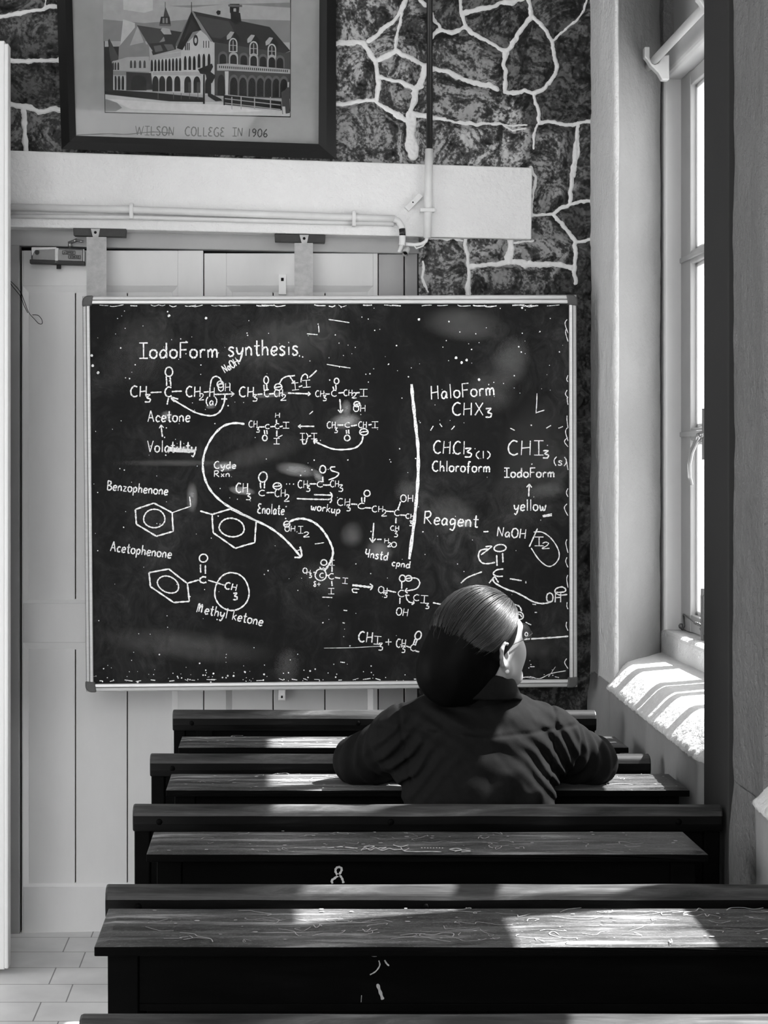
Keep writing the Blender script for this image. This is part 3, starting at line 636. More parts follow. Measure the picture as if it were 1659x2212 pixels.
# ---- stroke alphabet, used for the caption and for the chalk
FONT = {
 'I': (.5, [[(.25,1),(.25,0)],[(0,1),(.5,1)],[(0,0),(.5,0)]]), 'o': (.48, [[(.24,.54),(.06,.45),(.04,.15),(.22,0),(.40,.12),(.42,.42),(.24,.54)]]),
 'd': (.5, [[(.40,.42),(.22,.54),(.04,.32),(.1,.04),(.3,.06),(.41,.28)],[(.42,1.0),(.41,.5),(.43,0)]]), 'F': (.5, [[(.06,1),(.05,0)],[(.03,1),(.5,1.02)],[(.05,.52),(.42,.54)]]),
 'r': (.36, [[(.04,.52),(.06,0)],[(.06,.34),(.16,.52),(.34,.50)]]), 'm': (.68, [[(.03,.52),(.05,0)],[(.05,.36),(.18,.54),(.28,.42),(.28,0)],[(.29,.36),(.44,.54),(.55,.42),(.56,.0)]]),
 's': (.4, [[(.36,.48),(.18,.56),(.06,.42),(.3,.22),(.3,.05),(.12,-.02),(.02,.08)]]), 'y': (.46, [[(.03,.54),(.08,.2),(.22,.12),(.38,.3)],[(.42,.54),(.36,.1),(.2,-.34),(.04,-.26)]]),
 'n': (.46, [[(.04,.52),(.05,0)],[(.05,.34),(.2,.54),(.36,.42),(.38,0)]]), 't': (.36, [[(.18,.95),(.16,.3),(.2,.02),(.34,.04)],[(.0,.6),(.36,.62)]]),
 'h': (.46, [[(.06,1.0),(.05,0)],[(.05,.32),(.2,.52),(.36,.42),(.38,0)]]), 'e': (.44, [[(.05,.26),(.38,.32),(.34,.52),(.14,.5),(.04,.2),(.16,.0),(.40,.08)]]),
 'i': (.2, [[(.1,.52),(.1,0)],[(.08,.78),(.11,.80)]]), 'N': (.6, [[(.05,0),(.08,1)],[(.08,1),(.48,.04)],[(.48,.04),(.54,1)]]),
 'a': (.46, [[(.38,.44),(.2,.54),(.04,.3),(.1,.03),(.26,.06),(.37,.36)],[(.38,.5),(.38,.1),(.44,.02)]]), 'O': (.6, [[(.32,1),(.08,.82),(.04,.3),(.26,0),(.52,.2),(.54,.75),(.32,1)]]),
 'H': (.62, [[(.08,1),(.04,0)],[(.52,1),(.50,0)],[(.06,.48),(.52,.54)]]), 'C': (.6, [[(.54,.92),(.3,1.0),(.07,.65),(.1,.2),(.34,0),(.56,.12)]]),
 '2': (.46, [[(.05,.8),(.22,1),(.38,.8),(.26,.4),(.02,.02),(.44,.04)]]), '3': (.46, [[(.04,.95),(.36,.97),(.16,.58),(.38,.42),(.32,.06),(.02,.06)]]), '4': (.5, [[(.05,1),(.04,.5),(.2,.38),(.4,.5)],[(.42,1),(.40,0)]]),
 'l': (.2, [[(.1,1.05),(.1,0)]]), 'A': (.6, [[(.02,0),(.28,1)],[(.28,1),(.54,0)],[(.10,.36),(.46,.36)]]), 'V': (.56, [[(.02,1),(.26,0)],[(.26,0),(.52,1)]]),
 'B': (.52, [[(.05,1),(.05,0)],[(.05,1),(.38,.88),(.30,.56),(.06,.52)],[(.06,.52),(.46,.36),(.38,.04),(.05,0)]]), 'z': (.42, [[(.03,.52),(.36,.5)],[(.36,.5),(.04,.02)],[(.04,.02),(.4,.02)]]),
 'p': (.46, [[(.06,.52),(.04,-.36)],[(.05,.36),(.24,.54),(.40,.36),(.28,.04),(.06,.1)]]), 'c': (.4, [[(.36,.46),(.2,.54),(.04,.3),(.14,.02),(.36,.06)]]),
 '(': (.26, [[(.22,1.05),(.05,.7),(.04,.3),(.2,-.1)]]), ')': (.26, [[(.04,1.05),(.2,.7),(.2,.3),(.04,-.1)]]), 'X': (.6, [[(.06,1),(.52,0)],[(.52,1),(.02,0)]]),
 'R': (.6, [[(.06,1),(.05,0)],[(.02,.95),(.36,1),(.46,.75),(.3,.52),(.08,.5)],[(.14,.5),(.54,0)]]), 'g': (.46, [[(.36,.46),(.18,.54),(.05,.3),(.14,.08),(.34,.2)],[(.38,.52),(.38,.0),(.26,-.36),(.04,-.26)]]),
 'k': (.44, [[(.06,1),(.05,0)],[(.38,.56),(.06,.26)],[(.12,.3),(.42,0)]]), 'w': (.6, [[(.03,.52),(.1,.06),(.22,.06),(.28,.4)],[(.28,.4),(.34,.06),(.46,.06),(.56,.54)]]),
 'u': (.46, [[(.04,.52),(.06,.1),(.2,0),(.36,.2)],[(.38,.52),(.38,.06),(.44,0)]]), 'E': (.5, [[(.45,.95),(.2,1),(.1,.75),(.3,.55),(.08,.4),(.08,.08),(.46,.04)]]),
 ',': (.2, [[(.1,.06),(.06,-.18)]]), '+': (.5, [[(.02,.45),(.46,.47)],[(.24,.8),(.24,.1)]]), '-': (.4, [[(.02,.4),(.36,.42)]]), '.': (.15, [[(.05,.0),(.08,.02)]]), ' ': (.3, []),
 'f': (.36, [[(.34,.95),(.2,1),(.14,.7),(.12,-.15)],[(.0,.5),(.3,.54)]]), 'M': (.7, [[(.04,0),(.08,.9)],[(.08,.9),(.2,.8),(.24,.1)],[(.24,.4),(.4,.85),(.48,.7),(.5,.05)]]),
 '8': (.42, [[(.36,.9),(.2,1),(.1,.8),(.34,.3),(.2,0),(.06,.2),(.3,.6)]]), 'q': (.46, [[(.36,.46),(.18,.54),(.05,.3),(.14,.08),(.34,.2)],[(.38,.52),(.36,-.36)]]), 'x': (.4, [[(.04,.52),(.36,0)],[(.36,.52),(.04,0)]]),
 'S': (.5, [[(.44,.9),(.25,1),(.08,.8),(.38,.4),(.36,.08),(.18,0),(.04,.14)]]), 'W': (.9, [[(.03,1),(.22,0)],[(.22,0),(.42,.9)],[(.42,.9),(.62,0)],[(.62,0),(.85,1)]]), 'L': (.5, [[(.08,1),(.08,0)],[(.08,0),(.46,.02)]]),
 'G': (.62, [[(.54,.9),(.3,1.0),(.07,.65),(.1,.2),(.34,0),(.54,.12),(.54,.42)],[(.36,.42),(.58,.42)]]), '1': (.3, [[(.14,1),(.10,0)]]), '9': (.48, [[(.40,.8),(.22,1),(.06,.75),(.2,.5),(.40,.7)],[(.42,.85),(.36,.3),(.14,0)]]),
 'K': (.56, [[(.06,1),(.05,0)],[(.5,1),(.07,.45)],[(.16,.52),(.54,0)]]), 'P': (.52, [[(.06,0),(.06,1)],[(.04,.97),(.36,1),(.46,.76),(.32,.5),(.08,.46)]]),
 '0': (.5, [[(.26,1),(.06,.7),(.06,.25),(.24,0),(.44,.25),(.44,.75),(.26,1)]]), '6': (.48, [[(.38,1),(.12,.6),(.06,.2),(.24,0),(.42,.2),(.28,.44),(.08,.3)]]),
}
def cat(pts, n=5):
    if len(pts) < 3: return list(pts)
    P = [pts[0]] + list(pts) + [pts[-1]]
    if pts[0] == pts[-1]: P[0] = pts[-2]; P[-1] = pts[1]
    out = []
    for i in range(1, len(P) - 2):
        for k in range(n):
            t = k / n; p = []
            for a in (0, 1):
                p0, p1, p2, p3 = P[i - 1][a], P[i][a], P[i + 1][a], P[i + 2][a]
                p.append(.5 * (2 * p1 + (p2 - p0) * t + (2 * p0 - 5 * p1 + 4 * p2 - p3) * t * t + (3 * p1 - p0 - 3 * p2 + p3) * t ** 3))
            out.append(tuple(p))
    out.append(tuple(pts[-1])); return out
class Pen:                                           # strokes drawn on a plane as flat ribbons
    def __init__(s, plane, off): s.mb = MB(); s.pl = plane; s.off = off
    def line(s, pts, w=2.6, smooth=True, taper=.75):
        p = cat(pts) if smooth else list(pts)
        if len(p) < 2: return
        L, R_ = [], []; w = w * 1.1
        for i in range(len(p)):
            a, b = p[max(i - 1, 0)], p[min(i + 1, len(p) - 1)]
            dx, dy = b[0] - a[0], b[1] - a[1]; d = math.hypot(dx, dy) or 1
            ww = w * .5 * (1 + .22 * math.sin(i * 1.7 + p[0][0])) * (taper if i in (0, len(p) - 1) else 1)
            L.append((p[i][0] - dy / d * ww, p[i][1] + dx / d * ww)); R_.append((p[i][0] + dy / d * ww, p[i][1] - dx / d * ww))
        n = len(p)
        s.mb.add([s.pl(x, y, s.off) for x, y in L + R_], [(i, i + 1, n + i + 1, n + i) for i in range(n - 1)])
    def seg(s, *c, w=2.6):
        for i in range(0, len(c) - 2, 2): s.line([(c[i], c[i + 1]), ((c[i] + c[i + 2]) / 2 + random.uniform(-.4, .4), (c[i + 1] + c[i + 3]) / 2 + random.uniform(-.4, .4)), (c[i + 2], c[i + 3])], w)
    def oval(s, cx, cy, rx, ry, w=2.4, rot=0, bar=False):
        c, n_ = math.cos(math.radians(rot)), math.sin(math.radians(rot)); pts = []
        for k in range(15):
            a = 2 * math.pi * k / 14 - 1.2; x, y = rx * math.cos(a) * (1 + .03 * math.sin(3 * a)), ry * math.sin(a); pts.append((cx + x * c - y * n_, cy + x * n_ + y * c))
        s.line(pts, w)
        if bar: s.seg(cx - rx * .8, cy + 1, cx + rx * .8, cy - 1, w=w)
    def text(s, t, x, y, h, wd, rot=0, w=None):
        tot = sum(FONT[c][0] + .1 for c in t) - .1; sx = wd / tot; w = w or max(1.9, min(3.2, h * .13))
        c, n_ = math.cos(math.radians(rot)), math.sin(math.radians(rot)); cur = 0
        for ch in t:
            wch, strokes = FONT[ch]
            for st in strokes:
                q = []
                for (a, b) in st:
                    X, Y = (cur + a) * sx, -b * h; q.append((x + X * c - Y * n_, y + X * n_ + Y * c))
                s.line(q, w)
            cur += wch + .1
    def arrow(s, x0, y0, x1, y1, w=2.6, hd=8):
        s.seg(x0, y0, x1, y1, w=w); a = math.atan2(y1 - y0, x1 - x0)
        for k in (2.5, -2.5): s.line([(x1, y1), (x1 + hd * math.cos(a + k), y1 + hd * math.sin(a + k))], w)
    def build(s, name, mat, parent): return s.mb.build(name, mat, parent)
cp = Pen(PF, .0113)
cp.text('WILSON', 292, 291, 19, 84, 1.5, 2.2); cp.text('COLLEGE', 399, 293, 19, 86, 1.5, 2.2); cp.text('IN', 502, 294, 18, 22, 1.5, 2.2); cp.text('1906', 536, 295, 17, 42, 1.5, 2.2)
for pts in ([(165, 292), (230, 289), (275, 290), (330, 285), (372, 288)],): cp.line(pts, 1.6)
cp.build('caption', gray('caption_ink', .05, .8, .1), pf)

# ---- pipes and small fittings
def wp(px, py, off): return WALL(px, py, off)
bp_ = thing('wall_pipe', 'vertical conduit beside the picture, black above and white over the lintel', 'pipe', tuple(wp(926, 520, -.05)))
MB().tube([wp(928, -700, -.062), wp(928, 323, -.062)], .0105, 14).build('black_pipe', M['pipe_black'], bp_, 0, True)
MB().tube([wp(927, 322, -.062), wp(925, 420, -.060), wp(923, 514, -.058)], .0135, 14).build('white_pipe', M['pipe_white'], bp_, 0, True)
c_ = MB(); plate(c_, WALL, [(908, 449), (940, 449), (940, 457), (908, 457)], .034, -.076)
c_.tube([wp(938, 453, -.040), wp(938, 453, -.034)], .007); c_.build('clamp', M['pipe_white'], bp_, .002)
MB().tube([wp(923, 512, -.058), wp(920, 521, -.056), wp(910, 527, -.052), wp(895, 529, -.050), wp(876, 527, -.050)], .0065, 10).build('flexible_tail', M['pipe_white'], bp_, 0, True)
MB().tube([wp(894, 529, -.052), wp(899, 537, -.056), wp(913, 532, -.056), wp(919, 524, -.055)], .003, 6).build('wire_loop', M['pipe_white'], bp_, 0, True)
hp = thing('horizontal_conduit', 'white painted conduit running along the lintel above the door', 'pipe', tuple(wp(450, 480, -.05)))
MB().tube([wp(-60, 446, -.050), wp(280, 453, -.050), wp(560, 463, -.050), wp(765, 470, -.050), wp(853, 473, -.050)], .0125, 14).build('conduit', M['pipe_white'], hp, 0, True)
MB().tube([wp(-60, 466, -.045), wp(300, 470, -.045), wp(600, 478, -.045), wp(850, 484, -.045)], .008, 10).build('lower_cable', M['pipe_white'], hp, 0, True)
for cx, cy in ((283, 455), (765, 471)):
    c_ = MB(); plate(c_, WALL, [(cx - 4, cy - 17), (cx + 4, cy - 17), (cx + 4, cy + 17), (cx - 4, cy + 17)], .03, -.066); c_.tube([wp(cx, cy - 14, -.07), wp(cx, cy - 14, -.05)], .004)
    c_.build('clamp', M['pipe_white'], hp, .002)
fx_ = MB(); pa = [wp(x, y, -.052) for x, y in cat([(851, 474), (860, 478), (867, 490), (869, 502), (869, 520), (868, 530)], 8)]
fx_.tube(pa, [.0105 + .0012 * (i % 2) for i in range(len(pa))], 12); fx_.tube([wp(868, 528, -.053), wp(864, 540, -.056), wp(862, 545, -.062)], .007)
fx_.build('flexible_elbow', M['pipe_white'], hp, 0, True)
MB().tube([wp(868.5, 494, -.0535), wp(869.3, 503, -.0535), wp(869.3, 509, -.0535)], .0112, 10).build('worn_ring', M['pipe_black'], hp, 0, True)
a, b = wp(879, 538, -.030), wp(875, 548, -.075)
MB().tube([a, b], .0105, 14, caps=False).tube([b, a], .0078, 14, caps=False).build('open_pipe_end', M['pipe_white'], hp, 0, True)
MB().tube([b.lerp(a, .25), b.lerp(a, .3)], .0078, 14).build('pipe_plug', M['black'], hp)
tg = MB(); plate(tg, WALL, [(874, 447), (905, 417), (914, 424), (883, 456)], .018, -.054)
tg.tube([wp(892, 437, -.0545), wp(892, 437, -.0535)], .003, 8, 1)
tag(tg.build('wall_tag', [M['pipe_white'], M['black']], None, .001), 'small white plate screwed aslant on the lintel beside the vertical pipe', 'plate')
# hanging straps of the chalkboard
for (bx0, bx1, by, sx0, sx1, sy, rx, lab) in ((158, 273, 492, 187, 230, 512, 206, 'left'), (593, 703, 505, 636, 676, 525, 657, 'right')):
    hg = thing('board_hanger', 'galvanised strap hanging from a dark bar, beside the door closer' if lab == 'left' else 'galvanised strap hanging from a dark bar, above the middle of the chalkboard', 'hanger', tuple(wp(rx, by, -.05)), 'straps that hold the chalkboard')
    m1 = MB(); plate(m1, WALL, [(bx0, by), (bx1, by + 2), (bx1 - 1, by + 20), (bx0 + 1, by + 17)], .03, -.036); m1.build('bar', M['bracket'], hg, .002)
    m2 = MB(); plate(m2, WALL, [(rx - 10, by + 2), (rx + 10, by + 2), (rx + 6, by + 22), (rx - 5, by + 22)], .004, -.042); m2.tube([wp(rx, by + 10, -.045), wp(rx, by + 10, -.041)], .005, 10, 1); m2.build('hook', [M['strap'], M['black']], hg, .001)
    m3 = MB(); t0, t1 = WALL(sx0, sy, -.050), WALL(sx1, sy, -.050); b0, b1 = BOARD(sx0, 648, .022), BOARD(sx1, 648, .022)
    m3.add([t0, t1, b1, b0] + [p + Vector((0, .003, 0)) for p in (t0, t1, b1, b0)], [(0, 1, 2, 3), (7, 6, 5, 4), (0, 4, 5, 1), (1, 5, 6, 2), (2, 6, 7, 3), (3, 7, 4, 0)]); m3.build('strap', M['strap'], hg)
# door closer
dc = thing('door_closer', 'old hydraulic door closer with flaking paint at top left of the door', 'door closer', tuple(DOOR(125, 575)))
m1 = MB(); plate(m1, DOOR, [(67, 533), (182, 537), (182, 571), (67, 567)], .055, -.056); m1.build('body', M['closer'], dc, .006)
m1 = MB(); plate(m1, DOOR, [(64, 560), (183, 564), (183, 573), (64, 569)], .03, -.060); m1.build('base_plate', M['closer_dark'], dc, .002)
m1 = MB(); plate(m1, DOOR, [(119, 535), (126, 536), (125, 568), (119, 568)], .004, -.060); plate(m1, DOOR, [(68, 534), (122, 534), (118, 538), (76, 540), (69, 552)], .003, -.059); plate(m1, DOOR, [(180, 538), (182, 538), (182, 570), (180, 570)], .003, -.059); m1.build('flaked_paint', M['paint_flake'], dc)
m1 = MB(); m1.tube([DOOR(151, 536, -.03), DOOR(151, 522, -.03)], .007); m1.tube([DOOR(151, 524, -.03), DOOR(160, 521, -.04), DOOR(166, 518, -.045)], .006); m1.tube([DOOR(163, 519, -.045), DOOR(174, 521, -.05), DOOR(181, 522, -.052)], .004); m1.build('arm', M['steel'], dc, 0, True)
m1 = MB(); m1.tube([DOOR(127, 570, -.035), DOOR(127, 581, -.035)], .008); m1.tube([DOOR(80, 545, -.062), DOOR(80, 545, -.056)], .008, 10); m1.build('spindle', M['closer_dark'], dc)
lb = Pen(DOOR, -.0612)
lb.seg(135, 541.5, 162, 542.2, 162, 549.5, 135, 548.8, 135, 541.5, w=1.0); lb.seg(148, 551.5, 174, 552, 174, 558.5, 148, 558, 148, 551.5, w=1.0)
lb.text('HIPPER', 138, 548, 4.5, 21, 1, .9); lb.text('KOMAR', 151, 557.3, 4.5, 20, 1, .9)
lb.build('maker_mark', M['closer_dark'], dc)
# loose wire at the left
wi = MB()
wi.tube([DOOR(x, y, -.02) for x, y in cat([(18, 603), (32, 616), (46, 634), (54, 655), (62, 675), (75, 690), (84, 699), (91, 699), (90, 690), (82, 681), (70, 680)], 5)], .0012, 6)
wi.tube([DOOR(x, y, -.018) for x, y in cat([(18, 607), (30, 622), (44, 640), (52, 660), (60, 676)], 5)], .0012, 6)
tag(wi.build('loose_wire', M['black'], None, 0, True), 'thin black wire dangling with a loop on the left of the door', 'wire')
# ================================================================== CHALKBOARD
bd = thing('chalkboard', 'large black chalkboard in aluminium frame covered with handwritten iodoform chemistry', 'chalkboard', tuple(BOARD(700, 1490)))
m1 = MB(); plate(m1, BOARD, [(188, 650), (1232, 648), (1234, 1480), (194, 1484)], .016, .004); m1.build('board_face', M['board'], bd)
TLc, TRc, BRc, BLc = (178, 640), (1245, 637), (1247, 1484), (186, 1494)
it = [(194, 657), (1229, 656), (1230, 1467), (202, 1477)]
for nm, a, b, c, d in (('top', TLc, TRc, it[1], it[0]), ('right', TRc, BRc, it[2], it[1]), ('bottom', BRc, BLc, it[3], it[2]), ('left', BLc, TLc, it[0], it[3])):
    m1 = MB()
    f = lambda p, q, t: (p[0] + (q[0] - p[0]) * t, p[1] + (q[1] - p[1]) * t)
    prof = [(0, .012), (0, -.004), (.10, -.011), (.42, -.013), (.46, -.008), (.54, -.008), (.58, -.013), (.90, -.012), (1, -.004), (1, .012)]
    vs = []
    for t, o in prof:
        p, q = f(a, d, t), f(b, c, t); vs += [BOARD(*p, o), BOARD(*q, o)]
    n = len(prof)
    m1.add(vs, [(2 * i, 2 * i + 1, 2 * i + 3, 2 * i + 2) for i in range(n - 1)] + [(0, 2 * n - 2, 2 * n - 1, 1)])
    for i in (4,): m1.m[i] = 1
    m1.build('frame_side', [M['alu'], M['alu_dark']], bd)
for (cx, cy, sx, sy) in ((178, 639, 1, 1), (1247, 637, -1, 1), (1248, 1485, -1, -1), (185, 1495, 1, -1)):
    m1 = MB(); pts = []
    R_ = 26
    for k in range(7):
        a = math.pi / 2 * k / 6; pts.append((cx + sx * (14 - 14 * math.cos(a) - 1), cy + sy * (14 - 14 * math.sin(a) - 1)))
    pts += [(cx + sx * 23, cy - sy), (cx + sx * 20, cy + sy * 18), (cx + sx * 18, cy + sy * 21), (cx - sx * 1, cy + sy * 23)]
    if sx * sy < 0: pts = pts[::-1]
    plate(m1, BOARD, pts, .03, -.017); m1.build('corner_cap', M['corner_cap'], bd, .004)
m1 = MB(); plate(m1, BOARD, [(602, 1486), (616, 1486), (616, 1512), (602, 1512)], .01, .01); plate(m1, BOARD, [(607, 1503), (611, 1503), (611, 1508), (607, 1508)], .004, .007, 1); m1.build('lower_lug', [M['alu'], M['black']], bd, .001)

OFF = .0032
def pen(): return Pen(BOARD, OFF)
A8 = lambda u, v: (180 + u / 2.304, 640 + v / 2.304)
A1 = lambda u, v: (180 + u / 3.072, 980 + v / 3.072)
A2 = lambda u, v: (600 + u / 4.1475, 980 + v / 4.1475)
A3 = lambda u, v: (860 + u / 3.6875, 800 + v / 3.6875)
def ln(p, fn, pts, w=2.6): p.line([fn(*q) for q in pts], w)
# title
p = pen(); p.text('IodoForm', 301, 774, 33, 172, -.5, 3.3); p.build('chalk_title', M['chalk'], bd); p = pen(); p.text('synthesis', 493, 769, 34, 152, -1, 3.2); p.seg(646, 768, 648, 769, w=3); p.build('chalk_title', M['chalk'], bd)
p = pen(); p.text('NaOH', 486, 806, 17, 38, -32, 2.4)
# acetone, enolate, iodoacetone
p.text('CH', 281, 857, 23, 38, 0, 2.8); p.text('3', 312, 869, 17, 15, 0, 2.8); p.seg(325, 848, 349, 847); p.text('C', 355, 857, 21, 17, 0, 2.8); p.seg(359, 813, 360, 834); p.seg(367, 812, 369, 834); p.oval(365, 803, 8, 10, 2.6)
p.seg(371, 846, 393, 845); p.text('CH', 401, 857, 22, 34, 0, 2.8); p.text('2', 430, 864, 14, 11); p.text('(a)', 445, 875, 17, 24); p.seg(440, 847, 451, 846); p.text('H', 452, 857, 20, 13); p.seg(364, 860, 361, 874)
p.arrow(463, 852, 506, 851, 2.6, 9); p.oval(476, 830, 7, 7, 2.4, 0, True); p.text('OH', 471, 845, 17, 28); ln(p, lambda u, v: (u, v), [(454, 836), (457, 820), (465, 813), (475, 817), (480, 828)]); 
p.line([(486, 853), (484, 870), (476, 888), (462, 897), (444, 897), (420, 890), (395, 876), (372, 862)], 3.0); p.line([(385, 862), (370, 859), (377, 868)], 3); p.seg(478, 862, 491, 862)
p.build('chalk_reaction', M['chalk'], bd)
p = pen()
p.text('CH', 516, 857, 21, 34); p.text('3', 545, 867, 15, 12); p.seg(556, 852, 567, 851); p.text('C', 570, 857, 16, 12); p.seg(570, 831, 571, 844); p.seg(576, 830, 577, 844); p.oval(575, 821, 5, 8); p.seg(581, 851, 592, 850); p.text('CH', 592, 857, 16, 20); p.text('2', 606, 865, 13, 13)
p.oval(601, 836, 8, 7, 2.4, 0, True); p.line([(604, 828), (610, 818), (620, 813), (632, 812), (637, 811)], 2.6); p.arrow(626, 813, 636, 828, 2.4, 6); p.text('I', 631, 843, 15, 15, -6); p.seg(645, 836, 653, 833); p.text('I', 654, 837, 15, 17, -4); p.line([(650, 826), (652, 814), (659, 808), (664, 812), (664, 818)], 2.4); p.seg(668, 815, 676, 808, 684, 800); p.arrow(622, 849, 671, 851, 2.8, 7)
p.text('CH', 681, 857, 13, 20); p.text('3', 697, 866, 12, 9); p.seg(703, 851, 712, 851); p.text('C', 715, 856, 13, 13); p.seg(719, 835, 721, 842); p.seg(725, 831, 726, 842); p.oval(727, 823, 5, 6); p.seg(731, 849, 742, 848); p.text('CH', 742, 855, 13, 20); p.text('2', 760, 860, 12, 11); p.seg(767, 849, 777, 848); p.text('I', 777, 856, 15, 17)
p.arrow(734, 862, 736, 892, 2.6, 9); p.oval(771, 873, 6.5, 5.5, 2.4, 0, True); p.text('OH', 763, 889, 14, 28)
p.build('chalk_reaction', M['chalk'], bd)
p = pen()
p.text('CH', 706, 925, 14, 20); p.text('3', 722, 935, 11, 8); p.seg(729, 918, 742, 918); p.text('C', 744, 923, 10, 13); p.seg(758, 920, 771, 918); p.text('CH', 774, 924, 13, 19); p.seg(796, 918, 803, 917); p.text('I', 803, 924, 13, 14); p.seg(748, 929, 749, 937); p.seg(753, 928, 754, 937); p.oval(750, 946, 6, 6); p.oval(786, 933, 9, 7, 2.4, 0, True)
p.line([(784, 942), (781, 955), (768, 967), (745, 971), (720, 970), (698, 962), (679, 953)], 3); p.line([(686, 952), (678, 951), (680, 959)], 3); p.text('I)', 648, 950, 14, 18); p.seg(664, 943, 672, 941); p.text('I', 672, 948, 12, 13); p.line([(663, 947), (661, 957), (655, 959), (653, 951)], 2.4); p.arrow(679, 921, 644, 921, 2.6, 7)
p.text('CH', 537, 923, 14, 20); p.text('3', 553, 934, 11, 9); p.seg(559, 922, 571, 922); p.text('C', 572, 926, 9, 11); p.seg(584, 922, 595, 921); p.text('C', 593, 926, 11, 11); p.seg(604, 922, 611, 920); p.text('I', 611, 925, 13, 14); p.text('H', 594, 902, 10, 12); p.seg(597, 906, 597, 914); p.seg(598, 930, 598, 943); p.text('I', 591, 959, 12, 13); p.seg(571, 929, 572, 938); p.seg(576, 929, 577, 938); p.oval(572, 946, 5, 6)
p.line([(528, 916), (505, 914), (480, 922), (458, 945), (443, 975), (438, 1005), (443, 1035), (457, 1062), (482, 1086), (512, 1104), (545, 1121), (580, 1138), (608, 1158), (632, 1182), (649, 1202)], 4.0); p.line([(648, 1181), (651, 1192), (650, 1203), (636, 1204)], 3.4)
p.build('chalk_reaction', M['chalk'], bd)
p = pen(); p.text('Acetone', 319, 911, 24, 92, 0, 2.6); p.arrow(351, 944, 348, 918, 2.6, 8); p.text('Volatility', 318, 976, 24, 106, 1, 2.6)
p.build('chalk_note', M['chalk'], bd); p = pen()
for k in range(5): p.line([(366, 966 + k * 2.0), (392, 970 + k * 1.6), (420, 972 + k * 1.2)], 1.8)
p.build('chalk_strike', M['chalk'], bd); p = pen(); p.text('Cyde', 462, 1012, 15, 48, 0, 2.2); p.text('Rxn.', 462, 1030, 13, 40, 0, 2.2); p.build('chalk_note', M['chalk'], bd)
# benzophenone, acetophenone
p = pen(); p.text('Benzophenone', 231, 1058, 20, 132, 5, 2.6)
def ring(p, fn, pts, w=3):
    for a, b in zip(pts, pts[1:] + pts[:1]): p.seg(*fn(*a), *fn(*b), w=w)
ring(p, A1, [(345, 370), (468, 328), (590, 392), (597, 515), (485, 548), (352, 468)]); p.oval(*A1(471, 430), 23, 20, 2.6); p.seg(*A1(590, 392), *A1(710, 350), w=2); p.seg(*A1(712, 350), *A1(705, 285), w=2); p.seg(*A1(775, 380), *A1(855, 403), w=3)
ring(p, A1, [(855, 403), (975, 367), (1148, 447), (1138, 590), (1008, 628), (862, 525)]); p.oval(*A1(985, 490), 27, 20, 2.8, 8)
p.build('chalk_formula', M['chalk'], bd); p = pen(); p.text('Acetophenone', 238, 1190, 21, 133, 7, 2.6)
ring(p, A1, [(435, 790), (568, 765), (690, 860), (703, 980), (600, 988), (445, 882)]); p.oval(*A1(563, 868), 24, 17, 2.6, 25); p.seg(*A1(690, 860), *A1(765, 838), w=3); p.text('C', 430, 1259, 13, 17, 0, 3); p.seg(*A1(778, 735), *A1(779, 790)); p.seg(*A1(810, 740), *A1(810, 797)); p.oval(*A1(797, 693), 9, 8.5, 2.6, -20); p.seg(*A1(828, 840), *A1(935, 873)); p.text('CH', 484, 1271, 14, 28, 12, 2.8); p.text('3', 503, 1296, 15, 11, 0, 2.8); p.oval(*A1(986, 915), 37, 41, 2.8)
p.text('Methyl ketone', 424, 1322, 21, 146, 12, 2.6)
p.build('chalk_formula', M['chalk'], bd)
# enolate row
p = pen()
p.text('CH', 509, 1064, 20, 28); p.text('3', 531, 1080, 14, 12); p.text('C', 558, 1071, 12, 15); p.seg(*A1(1175, 190), *A1(1178, 230)); p.seg(*A1(1203, 185), *A1(1201, 230)); p.oval(*A1(1192, 155), 9, 11, 2.6, 15); p.seg(*A1(1215, 260), *A1(1265, 258)); p.text('CH', 593, 1073, 16, 25); p.text('2', 614, 1083, 15, 12); p.oval(*A1(1287, 215), 9, 7, 2.4, 0, True)
for u in (75, 102, 138): p.seg(*A2(u, 271), *A2(u + 8, 272), w=2.4)
p.text('CH', 643, 1054, 16, 23); p.text('3', 661, 1062, 14, 10); p.seg(*A2(285, 270), *A2(345, 270)); p.text('C', 684, 1052, 12, 14); p.seg(*A2(402, 205), *A2(405, 255)); p.oval(*A2(403, 140), 6.5, 8, 2.6); ln(p, A2, [(515, 118), (475, 122), (480, 150), (545, 175), (520, 210), (455, 235)]); p.seg(*A2(405, 280), *A2(470, 280)); p.text('CH', 713, 1052, 14, 20); p.text('3', 731, 1062, 15, 11)
p.seg(*A2(170, 402), *A2(320, 408), *A2(460, 410)); ln(p, A2, [(450, 412), (478, 405), (480, 425), (465, 440)]); p.seg(*A2(325, 367), *A2(485, 372)); ln(p, A2, [(468, 345), (487, 372), (478, 405)])
p.text('Enolate', 556, 1109, 21, 58, 3, 2.4); p.text('workup', 671, 1101, 17, 64, 8, 2.4)
